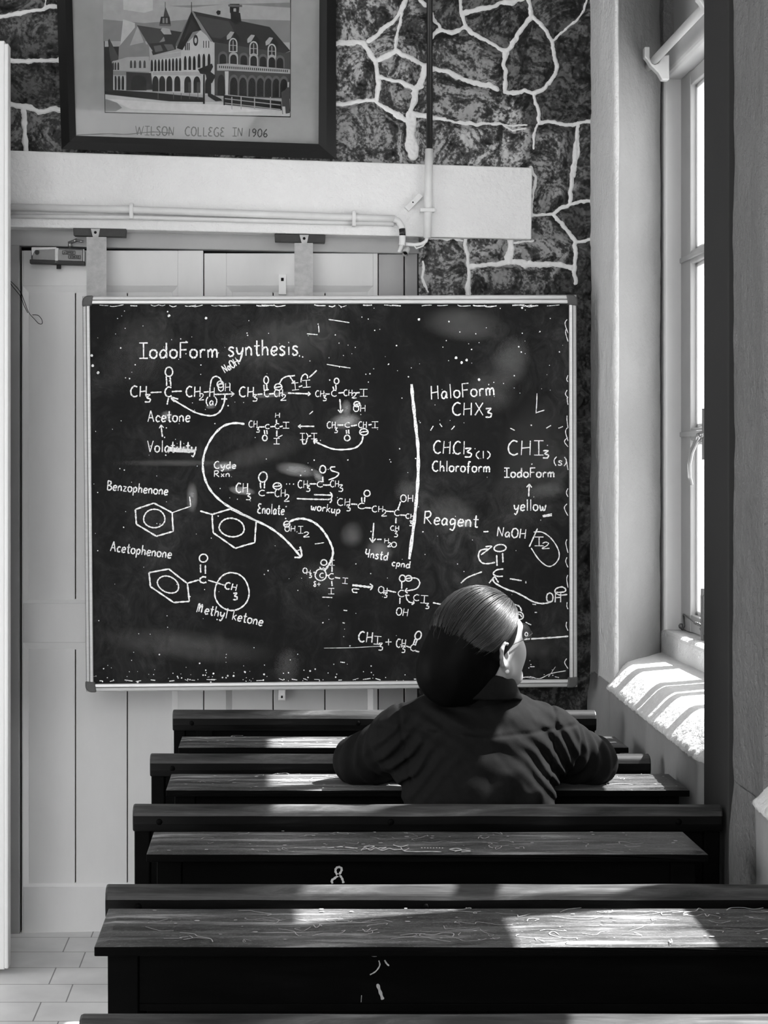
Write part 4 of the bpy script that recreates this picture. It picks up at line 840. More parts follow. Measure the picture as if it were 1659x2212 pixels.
p.text('CH', 728, 1092, 15, 30); p.text('3', 748, 1104, 14, 10); p.seg(*A2(655, 452), *A2(712, 455)); p.text('C', 772, 1099, 12, 17); p.seg(*A2(752, 390), *A2(755, 437)); p.seg(*A2(780, 385), *A2(778, 435)); p.oval(*A2(800, 355), 6.5, 6.5); p.seg(*A2(780, 485), *A2(838, 487)); p.text('CH', 803, 1106, 13, 26); p.text('2', 824, 1115, 14, 12); p.seg(*A2(975, 515), *A2(1040, 517)); p.text('C', 851, 1114, 13, 13); p.seg(*A2(1075, 500), *A2(1100, 430)); p.text('OH', 865, 1084, 15, 29); p.seg(*A2(1095, 550), *A2(1150, 553)); p.text('CH', 876, 1120, 10, 20); p.text('3', 884, 1136, 11, 8); p.seg(*A2(1060, 575), *A2(1058, 625)); p.text('CH', 843, 1146, 10, 20); p.text('3', 851, 1160, 13, 9)
p.arrow(*A2(860, 620), *A2(848, 795), 2.8, 11); p.seg(*A2(890, 768), *A2(930, 768)); p.text('H', 830, 1173, 10, 11); p.text('2', 837, 1181, 9, 8); p.text('O', 845, 1182, 11, 12); p.text('4nstd', 788, 1203, 18, 50, 9, 2.4); p.text('cpnd', 846, 1222, 15, 40, 8, 2.4)
p.build('chalk_reaction', M['chalk'], bd)
# hydroxide attack row
p = pen()
p.oval(*A1(1350, 468), 6.5, 6.5, 2.4, 0, True); p.text('OH', 615, 1148, 12, 24); p.text(',', 640, 1148, 10, 4); p.text('I', 644, 1152, 15, 11); p.text('2', 655, 1160, 11, 14)
ln(p, A2, [(105, 610), (160, 588), (230, 583), (310, 608), (380, 660), (440, 740), (480, 820), (495, 880), (483, 945), (455, 1000), (425, 1040)], 4.0)
p.text('O', 654, 1238, 11, 10); p.text('H', 662, 1241, 10, 10); p.text('3', 667, 1248, 10, 7); p.seg(*A2(320, 1062), *A2(350, 1068)); p.oval(*A2(385, 1085), 12, 12.5, 2.4); p.text('C', 690, 1248, 10, 10); p.oval(*A2(413, 975), 6.5, 6); p.text('I', 712, 1221, 11, 11); p.seg(*A2(485, 1010), *A2(485, 1060)); p.seg(*A2(428, 1090), *A2(455, 1092)); p.text('C', 709, 1251, 12, 13); p.seg(*A2(512, 1108), *A2(560, 1115)); p.text('I', 739, 1260, 12, 12, 5); p.seg(*A2(483, 1140), *A2(488, 1185)); p.text('I', 709, 1283, 12, 13); p.text('8+', 677, 1267, 11, 16); p.seg(*A2(375, 1015), *A2(390, 1040), *A2(410, 1020), *A2(430, 1050), w=2.2)
p.seg(*A2(668, 1178), *A2(760, 1188), *A2(848, 1197), w=4); ln(p, A2, [(825, 1165), (850, 1190), (828, 1222)]); p.line([(776, 1273), (762, 1272), (763, 1279), (772, 1280)], 2.2)
p.text('O', 817, 1281, 14, 13); p.text('H', 828, 1283, 13, 10); p.text('3', 829, 1291, 11, 8); p.seg(*A2(985, 1225), *A2(1060, 1242)); p.text('C', 859, 1289, 14, 15); p.seg(*A2(1110, 1150), *A2(1110, 1210)); p.oval(*A2(1117, 1117), 6.5, 7); p.oval(*A2(1172, 1117), 7, 6, 2.4, 0, True); ln(p, A2, [(1200, 1112), (1250, 1120), (1272, 1160), (1240, 1210), (1150, 1230)], 2.4); ln(p, A2, [(1160, 1205), (1143, 1230), (1165, 1250)], 2.4)
p.seg(*A2(1140, 1270), *A2(1180, 1270)); ln(p, A2, [(1150, 1260), (1155, 1300), (1180, 1330), (1220, 1335)], 2.4); p.line([(893, 1297), (894, 1303), (889, 1306)], 2.4); p.text('C', 892, 1297, 13, 14, 4); p.text('I', 908, 1302, 16, 16, 4); p.text('3', 918, 1315, 12, 10); p.seg(*A2(1390, 1335), *A2(1475, 1352)); p.seg(*A2(1095, 1290), *A2(1093, 1345)); p.text('OH', 855, 1328, 16, 27, 8)
p.text('CH', 773, 1386, 22, 33, 4); p.text('I', 807, 1391, 17, 16, 4); p.text('3', 817, 1405, 16, 11); p.text('+', 832, 1396, 20, 15); p.text('CH', 855, 1398, 18, 22, 4); p.text('3', 867, 1410, 15, 9); p.seg(*A2(1150, 1722), *A2(1185, 1735)); p.text('C', 885, 1405, 14, 13, 8); p.seg(*A2(1213, 1710), *A2(1230, 1660)); p.seg(*A2(1230, 1720), *A2(1250, 1668)); p.oval(*A2(1258, 1628), 6.5, 9, 2.6, 20); p.seg(*A2(1235, 1768), *A2(1270, 1776)); p.text('OA', 908, 1417, 14, 24, 3)
p.build('chalk_reaction', M['chalk'], bd)
p = pen(); p.line([(889, 830), (892, 865), (898, 920), (903, 970), (903, 1030), (899, 1085), (893, 1140), (884, 1208)], 6.0); p.build('chalk_divider', M['chalk'], bd)
# right-hand column
p = pen(); p.text('HaloForm', 931, 863, 29, 140, -4, 2.8); p.text('CHX', 976, 897, 27, 70, 0, 2.8); p.text('3', 1048, 902, 20, 16, 0, 2.8)
p.build('chalk_formula', M['chalk'], bd); p = pen(); p.text('CHCl', 935, 979, 27, 70, 2, 2.8); p.text('3', 1003, 988, 20, 18, 0, 2.8); p.text('(l)', 1028, 990, 15, 32, 0, 2.2); p.text('Chloroform', 933, 1018, 22, 127, 1, 2.8); p.build('chalk_formula', M['chalk'], bd); p = pen(); p.text('CHI', 1096, 983, 31, 78, 0, 2.8); p.text('3', 1172, 990, 17, 15, 0, 2.8); p.text('(s)', 1196, 1004, 17, 28, 3, 2)
p.text('IodoForm', 1089, 1031, 20, 110, 0, 2.8); p.arrow(*A3(1040, 1005), *A3(1045, 905), 2.6, 9); p.text('yellow', 1110, 1103, 23, 70, 0, 2.6); p.seg(*A3(1150, 1158), *A3(1225, 1143)); p.seg(*A3(1153, 1166), *A3(1225, 1156))
p.build('chalk_formula', M['chalk'], bd); p = pen(); p.text('Reagent', 915, 1131, 27, 118, 4, 2.8); p.seg(*A3(680, 1285), *A3(720, 1283)); p.text('NaOH', 1073, 1158, 20, 64, 5, 2.6); p.seg(*A3(1110, 1260), *A3(1045, 1405)); p.text('I', 1155, 1179, 19, 19); p.text('2', 1170, 1185, 14, 18)
ln(p, A3, [(1080, 1288), (1150, 1290), (1220, 1340), (1272, 1420), (1282, 1490), (1245, 1545), (1190, 1560), (1120, 1505), (1060, 1415)], 2.2); p.build('chalk_formula', M['chalk'], bd)
p = pen(); p.oval(*A3(812, 1415), 13, 7.5, 2.6, -6); ln(p, A3, [(695, 1405), (745, 1402), (700, 1440), (660, 1470)]); ln(p, A3, [(715, 1422), (655, 1435), (640, 1485), (665, 1530), (710, 1540), (772, 1530)], 2.8); p.seg(*A3(785, 1470), *A3(788, 1558)); p.seg(*A3(832, 1455), *A3(835, 1530)); ln(p, A3, [(838, 1582), (785, 1590), (757, 1620), (790, 1640), (835, 1640)]); p.seg(*A3(725, 1695), *A3(770, 1640)); p.seg(*A3(770, 1640), *A3(800, 1690)); ln(p, A3, [(500, 1695), (545, 1655), (600, 1630), (668, 1605)]); p.seg(*A3(890, 1660), *A3(985, 1675)); p.seg(*A3(1012, 1688), *A3(1022, 1688), w=4)
ln(p, A3, [(755, 1650), (770, 1692), (860, 1742), (930, 1765), (1000, 1800), (1060, 1835), (1120, 1855), (1180, 1855), (1215, 1840)], 3); p.text('OH', 1180, 1301, 20, 34, 0, 2.6); ln(p, A3, [(1258, 1768), (1320, 1765), (1335, 1745), (1305, 1725), (1258, 1740), (1252, 1770), (1290, 1790), (1348, 1785)]); ln(p, A3, [(880, 1875), (920, 1865), (965, 1880), (985, 1920)]); p.oval(*A3(965, 1955), 9, 8, 2.4, 15); ln(p, A3, [(945, 1945), (970, 1945), (985, 1965)]); p.seg(*A3(1000, 2142), *A3(1180, 2132), *A3(1355, 2118), w=3); p.seg(*A3(1015, 2005), *A3(1060, 2028), w=2); p.oval(1137, 1370, 3, 4, 2)
p.build('chalk_reaction', M['chalk'], bd)
# stray dashes, border scuffs and splatter
p = pen()
for (x0, y0, x1, y1) in ((710, 690, 755, 697), (688, 703, 689, 718), (706, 787, 757, 795), (663, 721, 686, 723), (600, 945, 610, 940), (668, 895, 676, 888), (930, 930, 936, 920), (955, 922, 950, 915), (975, 928, 982, 920), (1180, 925, 1190, 919), (1206, 925, 1216, 921), (1102, 925, 1112, 930), (1150, 1305, 1158, 1306), (1155, 1323, 1160, 1323), (1145, 1440, 1155, 1440), (735, 1430, 745, 1431), (742, 1318, 750, 1319), (696, 1290, 718, 1291), (740, 1345, 745, 1346), (680, 1175, 700, 1172), (640, 1190, 650, 1187), (1158, 890, 1160, 850), (1157, 892, 1176, 886)): p.seg(x0, y0, x1, y1, w=1.8)
x = 215.0
while x < 1225:
    if random.random() < .55: p.line([(x, 659 + random.uniform(-1, 2)), (x + 8, 660 + random.uniform(-1, 3)), (x + random.uniform(14, 30), 659 + random.uniform(-1, 2))], random.uniform(1, 2.4))
    if random.random() < .6: p.line([(x, 1474 + random.uniform(-5, 0) - x * .0075 + 1), (x + random.uniform(6, 18), 1473 + random.uniform(-3, 1) - x * .0075 + 1)], random.uniform(1, 2.6))
    x += random.uniform(10, 34)
y = 690.0
while y < 1440:
    if random.random() < .6: p.line([(1226 + random.uniform(-2, 1), y), (1223 + random.uniform(-4, 3), y + 9), (1227, y + random.uniform(14, 30))], 1.6)
    y += random.uniform(16, 40)
p.line([(700, 1400), (760, 1399), (820, 1396)], 1); p.line([(1100, 1470), (1140, 1462), (1165, 1466), (1190, 1455), (1222, 1449)], 1.4); p.line([(1185, 1462), (1200, 1440)], 1.2)
o = p.build('chalk_scuff', M['chalk'], bd); o['kind'] = 'stuff'
sp = MB()
def dot(x, y, r):
    c = BOARD(x, y, OFF); k = 7; rr = r * c.y / FPX
    sp.add([(c.x + rr * math.cos(2 * math.pi * i / k) * random.uniform(.8, 1.2), c.y, c.z + rr * math.sin(2 * math.pi * i / k) * random.uniform(.8, 1.2)) for i in range(k)], [tuple(range(k))])
for i in range(330):
    x, y = random.uniform(200, 1222), random.choice([random.uniform(662, 1470), random.triangular(662, 1000, 690), random.uniform(662, 1470), random.triangular(1420, 1474, 1470)])
    dot(x, y, random.choice([.7, .8, .9, 1.1, 1.3, 1.6]) * (1.5 if random.random() < .06 else 1))
for x, y in ((997, 783), (1008, 778), (985, 773), (365, 682), (445, 687), (198, 768), (200, 790), (212, 805), (905, 690), (1035, 820)): dot(x, y, 3)
for i in range(36): dot(random.gauss(470, 110), random.gauss(1462, 6), random.uniform(.7, 2.2))
o = sp.build('chalk_speck', M['chalk'], bd); o['kind'] = 'stuff'
# rubbed-out patches
def smudge(px, py, rx, ry, rot, a, n=14):
    vs, co = [], []; c, s_ = math.cos(math.radians(rot)), math.sin(math.radians(rot))
    for j in range(n + 1):
        for i in range(n + 1):
            u, v = i / n * 2 - 1, j / n * 2 - 1; x, y = u * rx, v * ry
            vs.append(tuple(BOARD(px + x * c - y * s_, py + x * s_ + y * c, SM[0]))); r = min(1, math.hypot(u, v)); co.append(min(1, 1.7 * a) * (1 - r * r) ** 1.2)
    SM[0] -= .00002
    return vs, co
SM = [.0038]; VV, CC, QQ = [], [], []
for args in ((745, 910, 36, 18, -8, .55), (748, 882, 12, 20, 0, .4), (640, 1015, 46, 16, 8, .5), (688, 1030, 10, 20, -30, .45), (522, 1060, 30, 10, 8, .7), (486, 1008, 26, 12, 0, .55), (415, 1075, 13, 34, 0, .40), (395, 970, 34, 7, 3, .65), (360, 898, 14, 12, 0, .45), (590, 853, 46, 6, -6, .35), (455, 878, 14, 6, 0, .35),
 (1105, 780, 42, 60, 20, .16), (1000, 700, 90, 40, 5, .14), (600, 740, 160, 60, -10, .07), (400, 1395, 200, 36, 6, .10), (820, 1190, 30, 22, 20, .32), (760, 1155, 26, 30, 15, .18), (1000, 1130, 26, 10, 4, .5), (1175, 1060, 44, 18, -10, .14), (980, 1110, 60, 40, 25, .12), (880, 1060, 30, 26, 0, .14), (700, 1250, 70, 40, 15, .08), (1060, 845, 60, 50, 10, .10),
 (930, 1415, 12, 12, 0, .6), (620, 1440, 30, 46, 10, .12), (300, 760, 90, 80, -50, .06), (1150, 1000, 80, 160, 10, .06), (560, 980, 120, 26, -15, .07), (1120, 1400, 90, 30, 0, .07), (370, 1000, 130, 8, 0, .13)):
    v, c = smudge(*args); b0 = len(VV); n = 15; VV += v; CC += c
    QQ += [(b0 + j * n + i, b0 + j * n + i + 1, b0 + (j + 1) * n + i + 1, b0 + (j + 1) * n + i) for j in range(14) for i in range(14)]
o = raw_mesh('chalk_smudge', np.array(VV) - np.array(origin_of(bd)), np.array(QQ), M['dust'], bd, {'cover': np.array(CC)})

o['kind'] = 'stuff'
# ================================================================== BENCHES AND DESKS
GB, GD = 'benches in the row', 'desks in the row'
def rail_profile(y0):                                  # rounded top rail, section in (y, z)
    pts = [(y0 - .006, .782), (y0 - .010, .800), (y0 - .010, .815)]
    for k in range(7):
        a = math.pi - math.pi * k / 6; pts.append((y0 + .016 + .026 * math.cos(a), .818 + .022 * math.sin(a)))
    pts += [(y0 + .042, .800), (y0 + .036, .782)]
    return pts
def bench_proto(x0, x1, y):
    r = thing('bench', '', 'bench', ((x0 + x1) / 2, y, 0), GB)
    mb = MB(); nx = 40; pr = rail_profile(y); vs = []
    for i in range(nx + 1):
        x = x0 + (x1 - x0) * i / nx
        for (py, pz) in pr: vs.append((x, py + .0015 * mnoise.noise((x * 4, py * 30, 1)), pz + .0014 * mnoise.noise((x * 5, py * 20, 7))))
    n = len(pr); mb.add(vs, [(i * n + k, (i + 1) * n + k, (i + 1) * n + (k + 1) % n, i * n + (k + 1) % n) for i in range(nx) for k in range(n)] + [tuple(range(n)), tuple(range(nx * n + n - 1, nx * n - 1, -1))])
    for i in range(nx):
        for k in range(3, 9): mb.m[i * n + k] = 1
    mb.build('top_rail', [M['rail'], M['rail_top']], r, .004)
    for xa, xb in ((x0 + .003, x0 + .038), (x1 - .038, x1 - .003)):
        m_ = MB(); m_.slab([(xa, y + .004, .784), (xa, y + .034, .784), (xa, y + .055, .46), (xa, y + .235, .44), (xa, y + .235, .0), (xa, y + .20, 0), (xa, y + .18, .10), (xa, y + .09, .10), (xa, y + .07, 0), (xa, y + .01, 0), (xa, y + .018, .40)], (xb - xa, 0, 0)); m_.build('end_panel', M['bench'], r, .003)
    MB().box(x0 + .038, x1 - .038, y + .016, y + .032, .56, .783).build('back_slat', M['bench'], r, .003)
    for bx in (x0 + .075, (x0 + x1) / 2 - .02, x1 - .125): MB().box(bx, bx + .05, y + .004, y + .0145, .56, .784).build('rail_block', M['bench'], r, .002)
    MB().box(x0 + .02, x1 - .02, y + .048, y + .24, .43, .455).build('seat', M['bench'], r, .004)
    MB().box(x0 + .038, x1 - .038, y + .12, y + .145, .10, .15).build('stretcher', M['bench'], r, .003)
    for px in (x0 + .06, x0 + .58, x1 - .1): MB().ball((px, y - .0095, .805), (.0075, .004, .0075), 10).build('peg', M['bench'], r, 0, True)
    return r
BL = ['dark wooden bench in the front row, right under the chalkboard', 'dark wooden bench behind the front desk, its rail crossed by sunlight at both ends', 'dark wooden bench whose top rail runs across behind the seated person',
      'dark wooden bench between the shaded desk and the foreground desk, rail striped with sunlight', 'bench nearest the camera, only its pale top rail showing at the bottom edge']
BY = [5.211, 4.413, 3.748, 3.023, 2.299]; BX = [-.314, -.326, -.3155, -.304, -.268]
b0 = bench_proto(BX[0], BX[0] + 1.325, BY[0]); b0['label'] = BL[0]
for k in range(1, 5):
    c = b0.copy(); COL.objects.link(c); c.location = (b0.location.x + BX[k] - BX[0], BY[k], 0); c['label'] = BL[k]
    for ch in b0.children:
        d = ch.copy(); COL.objects.link(d); d.parent = c
b0.location = ((-.301 + .9675) / 2, 4.99, 0); b0.scale = (.957, 1, 1.0386)
def desk(x0, x1, yf, yr, label, seed):
    r = thing('desk', label, 'desk', ((x0 + x1) / 2, (yf + yr) / 2, 0), GD); rng = random.Random(seed)
    mb = MB(); nx, ny = 60, 8; H = .82; vs = []; T = .018
    for i in range(nx + 1):
        for j in range(ny + 1):
            x, y = x0 + (x1 - x0) * i / nx, yf + (yr - yf) * j / ny
            e = .002 * mnoise.noise((x * 12, seed, 3)) if j == 0 else 0
            vs.append((x, y + e, H + .0010 * mnoise.noise((x * 5, y * 9, seed)) - (.0025 if j in (0, ny) or i in (0, nx) else 0)))
    w = ny + 1; top = len(vs); fs = [(i * w + j, (i + 1) * w + j, (i + 1) * w + j + 1, i * w + j + 1) for i in range(nx) for j in range(ny)]
    vs += [(x, y, H - T) for x, y in ((x0, yf), (x1, yf), (x1, yr), (x0, yr))]
    fs += [tuple([i * w for i in range(nx, -1, -1)] + [top, top + 1]), tuple([i * w + ny for i in range(nx + 1)] + [top + 2, top + 3]), tuple([j for j in range(ny + 1)] + [top + 3, top]), tuple([nx * w + j for j in range(ny, -1, -1)] + [top + 1, top + 2]), (top + 3, top + 2, top + 1, top)]
    mb.add(vs, fs); mb.m[nx * ny:] = [1] * (len(fs) - nx * ny); mb.build('desk_top', [M['desk_top'], M['desk_body']], r, .0015)
    xa, xb = x0 + .020, x1 - .020
    for a in (xa, xb - .05): MB().slab([(a, yf + .022, H - T), (a, yr - .02, H - T), (a, yr - .03, 0), (a, yr - .09, 0), (a, yr - .11, .09), (a, yf + .11, .09), (a, yf + .09, 0), (a, yf + .022, 0)], (.05, 0, 0)).build('side_panel', M['desk_body'], r, .002)
    MB().box(xa + .05, xb - .05, yf + .030, yf + .046, .715, H - T).build('apron', M['desk_body'], r, .002)
    MB().box(xa + .05, xb - .05, yf + .030, yr - .02, .703, .715).build('book_shelf', M['desk_body'], r, .0015)
    MB().box(xa + .05, xb - .05, yr - .034, yr - .02, .715, H - T).build('back_board', M['desk_body'], r, .002)
    MB().box(xa + .05, xb - .05, (yf + yr) / 2 - .02, (yf + yr) / 2 + .02, .10, .135).build('foot_rail', M['desk_body'], r, .003)
    # pale chips, scratches and scribbles rubbed into the top
    pn = MB()
    def dots(n):
        for _ in range(n):
            cx, cy, rr = rng.uniform(x0 + .02, x1 - .02), rng.uniform(yf + .008, yr - .01), rng.uniform(.001, .0035); k = 6
            pn.add([(cx + rr * 1.6 * math.cos(2 * math.pi * i / k) * rng.uniform(.7, 1.2), cy + rr * math.sin(2 * math.pi * i / k), H + .0018) for i in range(k)], [tuple(range(k))])
    def scr(pts, wd):
        p = cat(pts, 4); n = len(p); L_, R_ = [], []
        for i in range(n):
            a, b = p[max(i - 1, 0)], p[min(i + 1, n - 1)]; d = math.hypot(b[0] - a[0], b[1] - a[1]) or 1; nx_, ny_ = -(b[1] - a[1]) / d * wd / 2, (b[0] - a[0]) / d * wd / 2
            L_.append((p[i][0] + nx_, p[i][1] + ny_, H + .0017)); R_.append((p[i][0] - nx_, p[i][1] - ny_, H + .0017))
        pn.add(L_ + R_, [(i, i + 1, n + i + 1, n + i) for i in range(n - 1)])
    dots(46)
    for _ in range(70 if seed == 4 else 34):
        cx, cy = rng.uniform(x0 + .05, x1 - .1), rng.uniform(yf + .02, yr - .02); q = [(cx, cy)]
        for _k in range(rng.randint(2, 5)): q.append((q[-1][0] + rng.uniform(-.010, .030), min(yr - .008, max(yf + .008, q[-1][1] + rng.uniform(-.02, .02)))))
        scr(q, rng.uniform(.0008, .0019))
    s_ = pn.build('scratch', M['chip'], r); s_['kind'] = 'stuff'
    return r
dk1 = desk(-.265, .9935, 4.657, 4.85, 'narrow worn desk nearest the chalkboard, lit by a long patch of sunlight', 1)
dk2 = desk(-.260, 1.010, 4.040, 4.255, 'worn desk on which the seated person leans', 2)
dk3 = desk(-.2565, .880, 3.370, 3.580, 'shaded dark desk behind the person, a white loop painted on its front', 3)
dk4 = desk(-.292, .985, 2.720, 2.956, 'broad scratched desk in the foreground striped with sunlight', 4)
# painted loop and scribbles on the shaded desk; drips on the foreground desk
class DeskPen(Pen):
    pass
def front(y): return Plane(y, 0.0)
q = Pen(front(3.370 + .030), -.0008)
F5 = lambda u, v: (580 + u / 3.456, 1800 + v / 3.456)
q.line([F5(*t) for t in [(478, 375), (472, 352), (490, 338), (520, 315), (542, 285), (545, 262), (525, 252), (505, 262), (500, 285), (515, 310), (535, 318), (550, 340), (560, 372)]], 4.2)
q.build('painted_mark', M['pipe_white'], dk3)
def top_pt(px, py, H=.8215): y = (CAMZ - H) * FPX / (py - PY0); return ((px - PX0) / FPX * y, y, H)
class TopPen(Pen):
    def __init__(s, H): s.mb = MB(); s.off = 0; s.pl = lambda x, y, o=0: Vector(top_pt(x, y, H))
q = TopPen(.8218)
for t in ([(440, 108), (560, 102), (665, 112)], [(490, 105), (540, 98), (580, 106), (640, 112)], [(690, 128), (720, 105), (760, 125), (800, 108), (850, 128), (900, 112), (940, 122), (1000, 118)], [(930, 85), (985, 100), (1045, 86)], [(985, 100), (1010, 128), (1050, 110)], [(1010, 132), (1100, 136), (1200, 135), (1290, 138)], [(1350, 118), (1400, 112), (1440, 120), (1400, 128), (1350, 120)], [(1390, 135), (1450, 125), (1510, 132), (1440, 138)], [(710, 98), (790, 95), (760, 110), (700, 120)], [(820, 110), (880, 105), (840, 120)]):
    q.line([F5(*a) for a in t], 1.3)
for u in range(1140, 1310, 22): q.seg(*F5(u, 108), *F5(u + 10, 109), w=1.5)
q.build('scribble', M['pipe_white'], dk3)
q = Pen(front(2.720 - .0012), 0)
D7 = lambda u, v: (200 + u / 2.37, 1750 + v / 2.37)
q2 = Pen(front(2.720 + .030), -.0008)
q2.line([D7(*t) for t in [(1465, 770), (1470, 795), (1450, 825), (1420, 843)]], 2.4); q2.line([D7(*t) for t in [(1495, 768), (1505, 785), (1518, 797)]], 3); q2.line([D7(*t) for t in [(1458, 890), (1472, 930), (1486, 970)]], 6); q2.line([D7(*t) for t in [(1398, 702), (1400, 745)]], 3); q2.line([D7(*t) for t in [(1405, 720), (1425, 745), (1455, 748)]], 2)
q2.line([(780, 2165), (781, 2150)], 1.4)
q2.build('paint_drip', M['chip'], dk4)
# ================================================================== THE SEATED PERSON
# Signed-distance sculpting: limbs, features and cloth are smooth-blended in a voxel field and meshed as one continuous skin.
class Vol:
    def __init__(s, lo, hi, res):
        s.lo = np.array(lo, float); s.res = res; s.n = (np.ceil((np.array(hi) - s.lo) / res)).astype(int) + 1
        s.a = np.full(s.n, 1.0, dtype=np.float32)
    def block(s, lo, hi, pad):
        i0 = np.maximum(np.floor((np.array(lo) - pad - s.lo) / s.res).astype(int), 0); i1 = np.minimum(np.ceil((np.array(hi) + pad - s.lo) / s.res).astype(int) + 1, s.n)
        sl = tuple(slice(a, b) for a, b in zip(i0, i1))
        g = [np.arange(a, b, dtype=np.float32) * s.res + s.lo[k] for k, (a, b) in enumerate(zip(i0, i1))]
        return sl, g[0][:, None, None], g[1][None, :, None], g[2][None, None, :]
    def put(s, fn, lo, hi, k=.02, sub=False):
        sl, X, Y, Z = s.block(lo, hi, k + .03)
        if 0 in s.a[sl].shape: return
        d = fn(X, Y, Z); a = s.a[sl]
        if sub: d = -d; h = np.clip(.5 - .5 * (d - a) / k, 0, 1) if False else np.clip(.5 + .5 * (d - a) / k, 0, 1); s.a[sl] = a * (1 - h) + d * h + k * h * (1 - h)
        else: h = np.clip(.5 + .5 * (a - d) / k, 0, 1); s.a[sl] = a * (1 - h) + d * h - k * h * (1 - h)
    def cone(s, p, q, r0, r1, k=.02, sub=False, flat=None):
        p, q = np.array(p, float), np.array(q, float); ba = q - p; L2 = ba.dot(ba)
        def fn(X, Y, Z):
            x, y, z = X - p[0], Y - p[1], Z - p[2]; h = np.clip((x * ba[0] + y * ba[1] + z * ba[2]) / L2, 0, 1)
            return np.sqrt((x - h * ba[0]) ** 2 + (y - h * ba[1]) ** 2 + (z - h * ba[2]) ** 2) - (r0 + (r1 - r0) * h)
        r = max(r0, r1); s.put(fn, np.minimum(p, q) - r, np.maximum(p, q) + r, k, sub)
    def chain(s, pts, rs, k=.012, sub=False):
        for i in range(len(pts) - 1): s.cone(pts[i], pts[i + 1], rs[i], rs[i + 1], k, sub)
    def ell(s, c, r, A=None, k=.02, sub=False):
        c = np.array(c, float); r = np.array(r, float); A = np.eye(3) if A is None else A        # rows of A: local axes
        def fn(X, Y, Z):
            x, y, z = X - c[0], Y - c[1], Z - c[2]
            u = [(A[i][0] * x + A[i][1] * y + A[i][2] * z) for i in range(3)]
            k0 = np.sqrt(sum((u[i] / r[i]) ** 2 for i in range(3))); k1 = np.sqrt(sum((u[i] / r[i] ** 2) ** 2 for i in range(3))) + 1e-6
            return k0 * (k0 - 1) / k1
        R_ = r.max(); s.put(fn, c - R_, c + R_, k, sub)
    def mesh(s, smooth=1):
        a = s.a; sg = a < 0; n = s.n
        cnt = np.zeros(n - 1, dtype=np.int8)
        offs = [(i, j, k) for i in (0, 1) for j in (0, 1) for k in (0, 1)]
        sub = lambda t, o: t[o[0]:n[0] - 1 + o[0], o[1]:n[1] - 1 + o[1], o[2]:n[2] - 1 + o[2]]
        for o in offs: cnt += sub(sg, o)
        act = np.argwhere((cnt > 0) & (cnt < 8)); idx = np.full(n - 1, -1, dtype=np.int32); idx[tuple(act.T)] = np.arange(len(act))
        val = {o: a[act[:, 0] + o[0], act[:, 1] + o[1], act[:, 2] + o[2]] for o in offs}
        P = np.zeros((len(act), 3)); C = np.zeros(len(act))
        for o in offs:
            for ax in range(3):
                if o[ax]: continue
                o2 = list(o); o2[ax] = 1; o2 = tuple(o2); va, vb = val[o], val[o2]; m = (va < 0) != (vb < 0); t = np.where(m, va / np.where(m, va - vb, 1), 0)
                pt = np.tile(np.array(o, float), (len(act), 1)); pt[:, ax] = t; P[m] += pt[m]; C[m] += 1
        V = (act + P / C[:, None]) * s.res + s.lo
        F = []
        for ax in range(3):
            o2 = [0, 0, 0]; o2[ax] = 1
            x = sg[:n[0] - o2[0], :n[1] - o2[1], :n[2] - o2[2]]; y = sg[o2[0]:, o2[1]:, o2[2]:]
            e = np.argwhere(x != y); b, c = [(1, 2), (2, 0), (0, 1)][ax]
            ok = (e[:, b] > 0) & (e[:, c] > 0) & (e[:, b] < n[b] - 1) & (e[:, c] < n[c] - 1); e = e[ok]
            inside = sg[tuple(e.T)]
            def g(db, dc): q = e.copy(); q[:, b] -= db; q[:, c] -= dc; return idx[tuple(q.T)]
            q = np.stack([g(1, 1), g(0, 1), g(0, 0), g(1, 0)], 1); q[~inside] = q[~inside][:, ::-1]; F.append(q)
        F = np.concatenate(F); F = F[(F >= 0).all(1)]
        for _ in range(smooth):                                 # light relaxation
            acc = np.zeros_like(V); w = np.zeros(len(V))
            for i in range(4): np.add.at(acc, F[:, i], V[F[:, (i + 1) % 4]]); np.add.at(acc, F[:, i], V[F[:, (i + 3) % 4]]); np.add.at(w, F[:, i], 2)
            V = V * .5 + acc / w[:, None] * .5
        return V, F

pr = thing('person', 'person in dark jacket and glasses seated on the bench, leaning on the desk, looking right', 'person', (.49, 3.90, 0))
# ---- head frame: facing away from the camera and turned to the window
HC = np.array([.4915, 3.950, 1.182]); YAW, PIT, ROL = math.radians(50), math.radians(9), math.radians(3)
Fv = np.array([math.cos(PIT) * math.sin(YAW), math.cos(PIT) * math.cos(YAW), math.sin(PIT)]); Rv = np.array([math.cos(YAW), -math.sin(YAW), 0.0]); Uv = np.cross(Rv, Fv)
Rv, Uv = Rv * math.cos(ROL) - Uv * math.sin(ROL), Uv * math.cos(ROL) + Rv * math.sin(ROL)
HA = np.array([Fv, Rv, Uv])
def H(f, r, u): return HC + f * Fv + r * Rv + u * Uv
body = Vol((.08, 3.60, -.01), (.92, 4.46, 1.33), .0034)
B = body
# pelvis, trunk, neck
B.ell((.485, 3.905, .56), (.175, .115, .13), k=.04); B.ell((.487, 3.925, .72), (.145, .105, .18), k=.05); B.ell((.490, 3.975, .89), (.160, .11, .17), k=.05)
B.cone((.345, 4.03, .965), (.635, 4.03, .965), .058, .058, .05); B.cone((.488, 3.99, .98), H(-.022, 0, -.055), .064, .051, .03)
